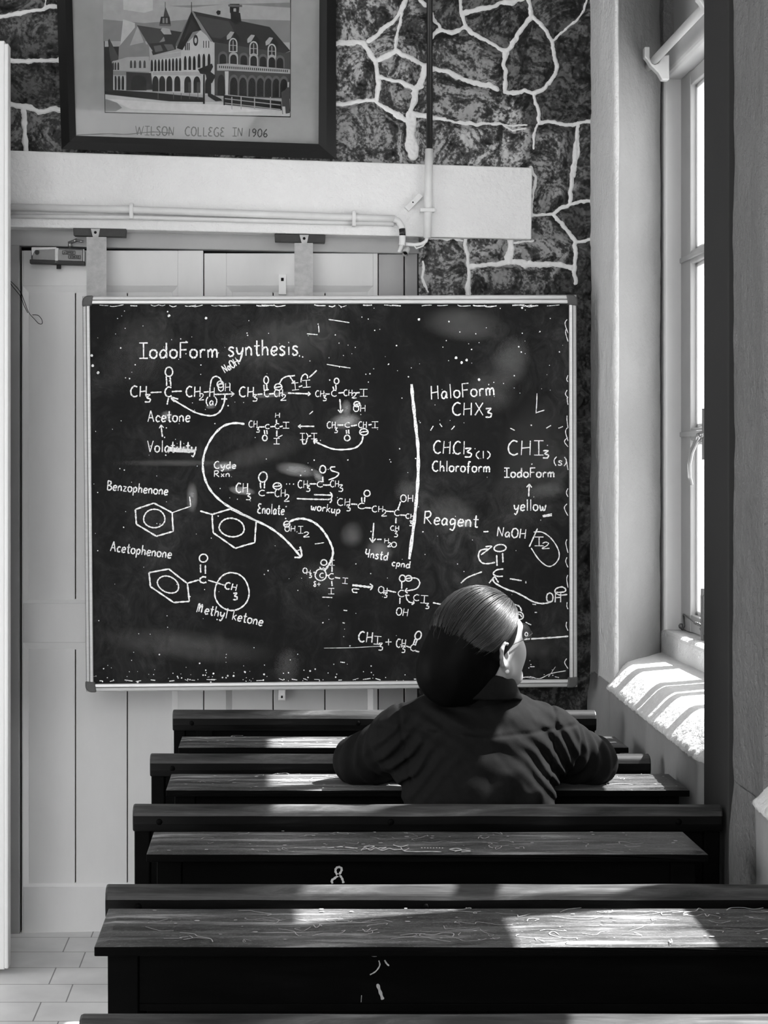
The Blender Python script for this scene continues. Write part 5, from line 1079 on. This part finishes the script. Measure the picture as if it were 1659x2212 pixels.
# head
B.ell(H(-.008, 0, .032), (.102, .080, .092), HA, .02); B.ell(H(.038, 0, -.030), (.064, .066, .088), HA, .03)
for s_ in (1, -1):
    B.cone(H(.005, s_ * .054, -.055), H(.088, s_ * .016, -.098), .030, .022, .03); B.ell(H(.062, s_ * .041, -.030), (.034, .030, .034), HA, .03)
B.ell(H(.098, 0, -.100), (.022, .024, .018), HA, .02); B.ell(H(.088, 0, .030), (.020, .052, .016), HA, .03)
B.cone(H(.104, 0, .012), H(.126, 0, -.034), .009, .013, .014)
for s_ in (1, -1): B.ell(H(.114, s_ * .011, -.040), (.012, .008, .008), HA, .008); B.ell(H(.108, s_ * .031, .008), (.016, .018, .013), HA, .012, True); B.ell(H(.092, s_ * .031, .007), (.0125, .0135, .0115), HA, .004)
B.ell(H(.110, 0, -.066), (.010, .022, .0055), HA, .008); B.ell(H(.108, 0, -.076), (.010, .019, .006), HA, .008); B.ell(H(.120, 0, -.0705), (.010, .020, .0016), HA, .004, True)
# ears: shell, rim, lobe
for s_ in (1, -1):
    e = lambda f, r, u: H(-.012 + f, s_ * (.073 + r), -.014 + u)
    B.ell(e(0, .004, 0), (.017, .010, .028), HA, .008)
    B.ell(e(.004, .016, .004), (.010, .010, .018), HA, .006, True)
    B.chain([e(.016, .006, .010), e(.010, .012, .027), e(-.006, .018, .032), e(-.019, .022, .020), e(-.020, .021, .002), e(-.012, .016, -.018), e(.000, .010, -.029)], [.004, .0045, .005, .005, .0048, .0045, .005], .005)
    B.ell(e(.004, .010, -.030), (.009, .006, .010), HA, .006); B.ell(e(.014, .008, -.002), (.004, .005, .007), HA, .004)
# arms and hands resting on the desk
SH = {1: (.668, 4.025, .945), -1: (.308, 4.025, .945)}; EL = {1: (.780, 4.135, .874), -1: (.222, 4.135, .874)}; WR = {1: (.575, 4.195, .852), -1: (.405, 4.200, .850)}
for s_ in (1, -1):
    B.cone(SH[s_], EL[s_], .048, .036, .04); B.cone(EL[s_], WR[s_], .036, .024, .02)
    w = Vector(WR[s_]); d = Vector((-s_, .10, -.03)).normalized(); side = Vector((0, 1, 0)); up = Vector((0, 0, 1))
    if s_ == 1: w = w + Vector((0, 0, .018))
    B.cone(tuple(w), tuple(w + d * .075), .022, .020, .015); B.cone(tuple(w + side * .018 + d * .02), tuple(w + d * .078 + side * .026), .015, .013, .012); B.cone(tuple(w - side * .018 + d * .02), tuple(w + d * .075 - side * .026), .015, .012, .012)
    for i, ln_ in enumerate((.062, .072, .068, .052)):
        b_ = w + d * .076 + side * (.031 - .0205 * i); k1 = b_ + d * ln_ * .5 - up * .004; k2 = k1 + d * ln_ * .32 - up * .012; k3 = k2 + d * ln_ * .22 - up * .010
        B.chain([tuple(b_), tuple(k1), tuple(k2), tuple(k3)], [.0088, .0080, .0074, .0066], .004)
    t0 = w + d * .025 + side * .024; B.chain([tuple(t0), tuple(t0 + d * .025 + side * .022 - up * .004), tuple(t0 + d * .052 + side * .028 - up * .008), tuple(t0 + d * .070 + side * .026 - up * .010)], [.013, .0105, .0095, .008], .008)
# legs
for s_ in (1, -1):
    x = .487 + s_ * .085
    B.cone((x, 3.90, .535), (x + s_ * .02, 4.150, .520), .078, .058, .04); B.cone((x + s_ * .02, 4.150, .515), (x + s_ * .015, 4.085, .29), .052, .048, .03); B.cone((x + s_ * .015, 4.085, .29), (x + s_ * .01, 4.060, .09), .048, .032, .02)
    B.cone((x + s_ * .01, 4.050, .045), (x + s_ * .025, 4.20, .035), .032, .026, .02)
V, Fq = body.mesh(2)
raw_mesh('body', V - np.array(origin_of(pr)), Fq, M['skin'], pr); del body, B

# ---- jacket
J = Vol((.08, 3.66, .42), (.92, 4.36, 1.16), .0038)
J.ell((.485, 3.912, .60), (.190, .125, .20), k=.05); J.ell((.487, 3.925, .76), (.178, .122, .20), k=.06); J.ell((.490, 3.985, .89), (.192, .125, .150), k=.06)
J.cone((.325, 4.02, .945), (.658, 4.02, .945), .068, .068, .06)
J.ell((.490, 3.955, .965), (.145, .085, .085), k=.05)
for s_ in (1, -1): J.cone((.487 + s_ * .145, 4.02, .972), (.488 + s_ * .050, 3.990, 1.030), .050, .046, .05)
for s_ in (1, -1):
    J.cone(SH[s_], EL[s_], .070, .058, .045); J.cone(EL[s_], WR[s_], .056, .038, .03)
    e = np.array(EL[s_]); J.ell(e + np.array([s_ * .004, -.004, -.004]), (.060, .060, .052), k=.03)
# folds: armpit creases, elbow bunching, soft drag lines
def folds(X, Y, Z): return 0
gx = [np.arange(J.n[k], dtype=np.float32) * J.res + J.lo[k] for k in range(3)]
near = np.abs(J.a) < .03; ii = np.argwhere(near); x, y, z = gx[0][ii[:, 0]], gx[1][ii[:, 1]], gx[2][ii[:, 2]]
def g3(cx, cy, cz, s_): return np.exp(-((x - cx) ** 2 + (y - cy) ** 2 + (z - cz) ** 2) / s_ ** 2)
wob = .012 * fbm(x * 9, y * 9, z * 9, 2, 3)
d = .0040 * fbm(x * 14, y * 14, z * 10, 3, 21) + .0022 * fbm(x * 34, y * 34, z * 22, 2, 5)
for s_ in (1, -1):
    ax_, az_ = .487 + s_ * .165, .90
    d += .0075 * g3(ax_, 3.94, az_, .085) * np.sin((z * .8 + s_ * (x - ax_) * .9 + wob * 2) * 2 * np.pi / .034)
    e = EL[s_]; m_ = (np.array(SH[s_]) * .35 + np.array(e) * .65)
    ax = np.array(e) - np.array(SH[s_]); ax /= np.linalg.norm(ax); t = (x - e[0]) * ax[0] + (y - e[1]) * ax[1] + (z - e[2]) * ax[2]
    d += .0062 * g3(m_[0], m_[1], m_[2], .10) * np.sin((t + .4 * (z - e[2]) + wob * 1.6) * 2 * np.pi / .040)
d += .0060 * g3(.40, 3.90, 1.02, .07) * np.sin(((z - 1.03) + .5 * (x - .40) + wob) * 2 * np.pi / .045) + .0065 * g3(.47, 3.88, .99, .09) * np.sin((z + .25 * x + wob * 1.5) * 2 * np.pi / .07)
d += .0045 * g3(.60, 3.84, .80, .13) * np.sin((x * .8 - z * .6 + wob * 2) * 2 * np.pi / .075)
d += .0030 * np.exp(-((z - .975 - .04 * np.abs(x - .487)) / .004) ** 2) * (y < 4.0)                  # yoke seam
for s_ in (1, -1): d += .0040 * np.exp(-((x - (.487 + s_ * (.185 - .18 * np.clip(.98 - z, 0, .2)))) / .0045) ** 2) * (z > .86) * (z < 1.06)      # armhole seam
J.a[tuple(ii.T)] += d.astype(np.float32)
# neck opening
J.cone((.488, 3.985, 1.0), (.480, 3.935, 1.15), .050, .064, .01, True)
J.a[:, :, gx[2] < .47] = 1.0
V, Fq = J.mesh(1)
jk = raw_mesh('jacket', V - np.array(origin_of(pr)), Fq, M['jacket'], pr); del J
# stand-and-fall collar
def collar_ring(zo, dr, tilt): 
    return [(.485 - zo * .08 + (.072 + dr) * math.sin(a), 3.968 - zo * .32 + (.066 + dr) * -math.cos(a), 1.066 + zo - tilt * math.cos(a) * .5 + .012 * math.cos(a)) for a in np.linspace(-2.5, 2.5, 41)]
rings = [collar_ring(-.075, .012, 0), collar_ring(-.012, .004, 0), collar_ring(.012, .004, 0), collar_ring(.032, .006, 0), collar_ring(.038, .010, 0), collar_ring(.036, .015, 0), collar_ring(.020, .022, 0), collar_ring(.000, .030, 0), collar_ring(-.016, .037, 0), collar_ring(-.020, .034, 0)]
Vc = np.array(rings); Vc += .0035 * np.stack([fbm(Vc[..., 0] * 30, Vc[..., 1] * 30, Vc[..., 2] * 30, 2, k) for k in (1, 2, 3)], -1)
co_ = grid_mesh('collar', Vc, len(rings), 41, M['jacket'], pr); mo_ = co_.modifiers.new('thick', 'SOLIDIFY'); mo_.thickness = .004
# ---- trousers, shoes
T_ = Vol((.28, 3.70, .06), (.70, 4.27, .70), .006)
T_.ell((.485, 3.908, .56), (.183, .122, .10), k=.04)
for s_ in (1, -1):
    x = .487 + s_ * .085
    T_.cone((x, 3.90, .535), (x + s_ * .02, 4.150, .520), .086, .066, .04); T_.cone((x + s_ * .02, 4.150, .515), (x + s_ * .015, 4.085, .29), .062, .056, .03); T_.cone((x + s_ * .015, 4.085, .29), (x + s_ * .01, 4.060, .10), .056, .050, .02)
V, Fq = T_.mesh(1); raw_mesh('trousers', V - np.array(origin_of(pr)), Fq, M['trousers'], pr)
for s_ in (1, -1):
    x = .487 + s_ * .085; T_ = Vol((x - .12, 3.98, 0), (x + .12, 4.30, .16), .005)
    T_.cone((x + s_ * .01, 4.045, .045), (x + s_ * .025, 4.205, .036), .040, .034, .02); T_.cone((x + s_ * .01, 4.060, .06), (x + s_ * .01, 4.060, .09), .040, .038, .02); T_.a[:, :, :2] = 1
    V, Fq = T_.mesh(1); raw_mesh('shoe', V - np.array(origin_of(pr)), Fq, M['shoe'], pr)
# ---- hair: cap, low tail and combed strands
Hv = Vol(tuple(HC - .24), tuple(HC + .20), .003)
Hv.ell(H(-.010, 0, .034), (.113, .0905, .102), HA, .02); Hv.ell(H(-.040, 0, -.030), (.078, .076, .085), HA, .03)
sl, X, Y, Z = Hv.block(HC - .3, HC + .3, 0)
f = (X - HC[0]) * Fv[0] + (Y - HC[1]) * Fv[1] + (Z - HC[2]) * Fv[2]; u = (X - HC[0]) * Uv[0] + (Y - HC[1]) * Uv[1] + (Z - HC[2]) * Uv[2]; r_ = (X - HC[0]) * Rv[0] + (Y - HC[1]) * Rv[1] + (Z - HC[2]) * Rv[2]
hl = np.interp(u, [-.12, -.06, -.035, -.012, .004, .03, .06, .085, .12], [-.045, -.030, -.018, -.004, .030, .050, .068, .084, .10]) + .010 * np.clip(1 - np.abs(r_) / .07, 0, 1)
cut = (f - hl) * .9; k = .006; a_ = Hv.a[sl]; h = np.clip(.5 + .5 * (cut - a_) / k, 0, 1); Hv.a[sl] = a_ * (1 - h) + cut * h + k * h * (1 - h)
Hv.chain([tuple(H(-.070, -.012, .000)), tuple(H(-.085, -.010, -.020)), (.418, 3.920, 1.140), (.398, 3.912, 1.118), (.418, 3.905, 1.094), (.450, 3.910, 1.082)], [.058, .056, .048, .047, .040, .024], .05)
n1, n2, n3 = [np.arange(Hv.n[k], dtype=np.float32) * Hv.res + Hv.lo[k] for k in range(3)]
ii = np.argwhere(np.abs(Hv.a) < .02); x, y, z = n1[ii[:, 0]], n2[ii[:, 1]], n3[ii[:, 2]]
Hv.a[tuple(ii.T)] += (.0016 * fbm(x * 40, y * 40, z * 14, 2, 2)).astype(np.float32)
V, Fq = Hv.mesh(1)
hr = raw_mesh('hair', V - np.array(origin_of(pr)), Fq, M['hair'], pr)
# strands follow great arcs of the skull towards the tie at the nape
TIE = np.array([-.86, -.10, -.50]); TIE /= np.linalg.norm(TIE); RAD = np.array([.113, .0905, .102]); CEN = (-.010, 0, .034)
tv, tf = [], []
def strand(pts, w):
    b = len(tv); m = len(pts)
    for i in range(m):
        p = pts[i]; t = pts[min(i + 1, m - 1)] - pts[max(i - 1, 0)]; o = p - HC; s1 = np.cross(t, o); s1 /= np.linalg.norm(s1) + 1e-9; s2 = np.cross(s1, t); s2 /= np.linalg.norm(s2) + 1e-9
        ww = w * (1 - .7 * (i / (m - 1)) ** 3)
        tv.extend([p + s1 * ww, p - s1 * ww, p + s2 * ww * 1.2])
    for i in range(m - 1):
        for a, c in ((0, 1), (1, 2), (2, 0)): tf.append((b + 3 * i + a, b + 3 * i + c, b + 3 * i + 3 + c, b + 3 * i + 3 + a))
rg = random.Random(11)
for n in range(3000):
    th = rg.uniform(-1, 1) * 1.75; 
    # hairline point: angle from the front round to the ear
    el = .54 - .44 * (abs(th) / 1.75) ** 1.6 + rg.choice([rg.uniform(-.06, .12), rg.uniform(-.05, .8)]) * (1 - .25 * abs(th))
    q = np.array([math.cos(th) * math.cos(el), math.sin(th) * math.cos(el), math.sin(el)])
    while q[0] * RAD[0] + CEN[0] > float(np.interp(q[2] * RAD[2] + CEN[2], [-.12, -.012, .004, .03, .06, .085, .12], [-.04, -.004, .030, .050, .068, .084, .10])) + .003: 
        q[0] -= .06; q /= np.linalg.norm(q)
    om = math.acos(max(-1, min(1, float(q.dot(TIE))))); t0, t1 = 0.0, rg.uniform(.7, 1.0); lift = rg.uniform(.000, .0055); m = 13; pts = []; ph, am = rg.uniform(0, 6), rg.uniform(.0, .035)
    fly = rg.random() < .04
    for i in range(m):
        t = t0 + (t1 - t0) * i / (m - 1); v = (math.sin((1 - t) * om) * q + math.sin(t * om) * TIE) / math.sin(om)
        v = v + am * np.array([0, math.sin(ph + 5 * t), math.cos(ph + 4 * t)]) * math.sin(math.pi * t); v /= np.linalg.norm(v)
        R_ = 1.0 + (lift + (.010 * (t / t1) ** 2 * rg.uniform(.5, 1.3) if fly else 0)) / .1
        pts.append(H(*(np.array(CEN) + v * RAD * R_)))
    strand(pts, rg.choice([.0003, .0004, .0005, .0008]))
for n in range(900):                                               # tail
    a = rg.uniform(0, 2 * math.pi); pts = []
    path = [H(-.085, -.010, -.020), np.array((.418, 3.920, 1.140)), np.array((.398, 3.912, 1.118)), np.array((.418, 3.905, 1.094)), np.array((.450, 3.910, 1.082))]; rad = [.058, .049, .049, .041, .023]
    for i in range(13):
        t = i / 12 * 4; k = min(3, int(t)); ff = t - k; c = path[k] * (1 - ff) + path[k + 1] * ff; R_ = (rad[k] * (1 - ff) + rad[k + 1] * ff) + .001
        d_ = path[k + 1] - path[k]; d_ = d_ / np.linalg.norm(d_); s1 = np.cross(d_, [0, 1, 0]); s1 /= np.linalg.norm(s1); s2 = np.cross(s1, d_)
        pts.append(c + R_ * (math.cos(a + .12 * t) * s1 + math.sin(a + .12 * t) * s2))
    strand(pts, rg.choice([.0004, .0007]))
tv = np.array(tv); raw_mesh('strands', tv - np.array(origin_of(pr)), np.array(tf), M['strand'], hr)
# claw clip on the tail
cl = MB(); arcp = []
for i in range(9):
    a = -1.1 + 2.2 * i / 8; arcp.append((.397 + .056 * math.sin(a) * .9, 3.905 - .046 * math.cos(a), 1.100 - .030 * a * .6))
cl.tube(arcp, [.003, .004, .005, .005, .005, .005, .005, .004, .003], 8); cl.build('hair_clip', gray('clip_plastic', .012, .15, .6), pr, 0, True)
# ---- glasses and earring
gs = MB(); nn = 28
def rim(s_):
    return [tuple(H(.124 - .010 * (abs(.034 + .022 * math.cos(a)) / .056) ** 2, s_ * (.034 + .024 * math.cos(a)), .004 + .022 * math.copysign(abs(math.sin(a)) ** .85, math.sin(a)))) for a in [2 * math.pi * i / nn for i in range(nn)]]
for s_ in (1, -1):
    p = rim(s_); gs.tube(p + [p[0], p[1]], .0015, 6)
    gs.tube([tuple(H(.117, s_ * .057, .012)), tuple(H(.106, s_ * .070, .011)), tuple(H(.060, s_ * .079, .006)), tuple(H(.008, s_ * .083, .004)), tuple(H(-.018, s_ * .082, -.016))], .0013, 6)
    gs.tube([tuple(H(.122, s_ * .012, .000)), tuple(H(.116, s_ * .009, -.010))], .0009, 6)
gs.tube([tuple(H(.124, -.011, .008)), tuple(H(.128, 0, .012)), tuple(H(.124, .011, .008))], .0011, 6)
go = gs.build('glasses', M['bracket'], pr, 0, True); go['label'] = 'thin metal glasses'
for s_ in (1, -1):
    p = rim(s_); c = H(.122, s_ * .034, .004); lm = MB(); lm.add([tuple(c)] + p, [(0, 1 + i, 1 + (i + 1) % nn) for i in range(nn)]); lo_ = lm.build('lens', M['lens'], go, 0, True)
MB().ball(tuple(H(-.010, .088, -.052)), .0050, 12).build('earring', M['pearl'], pr, 0, True)
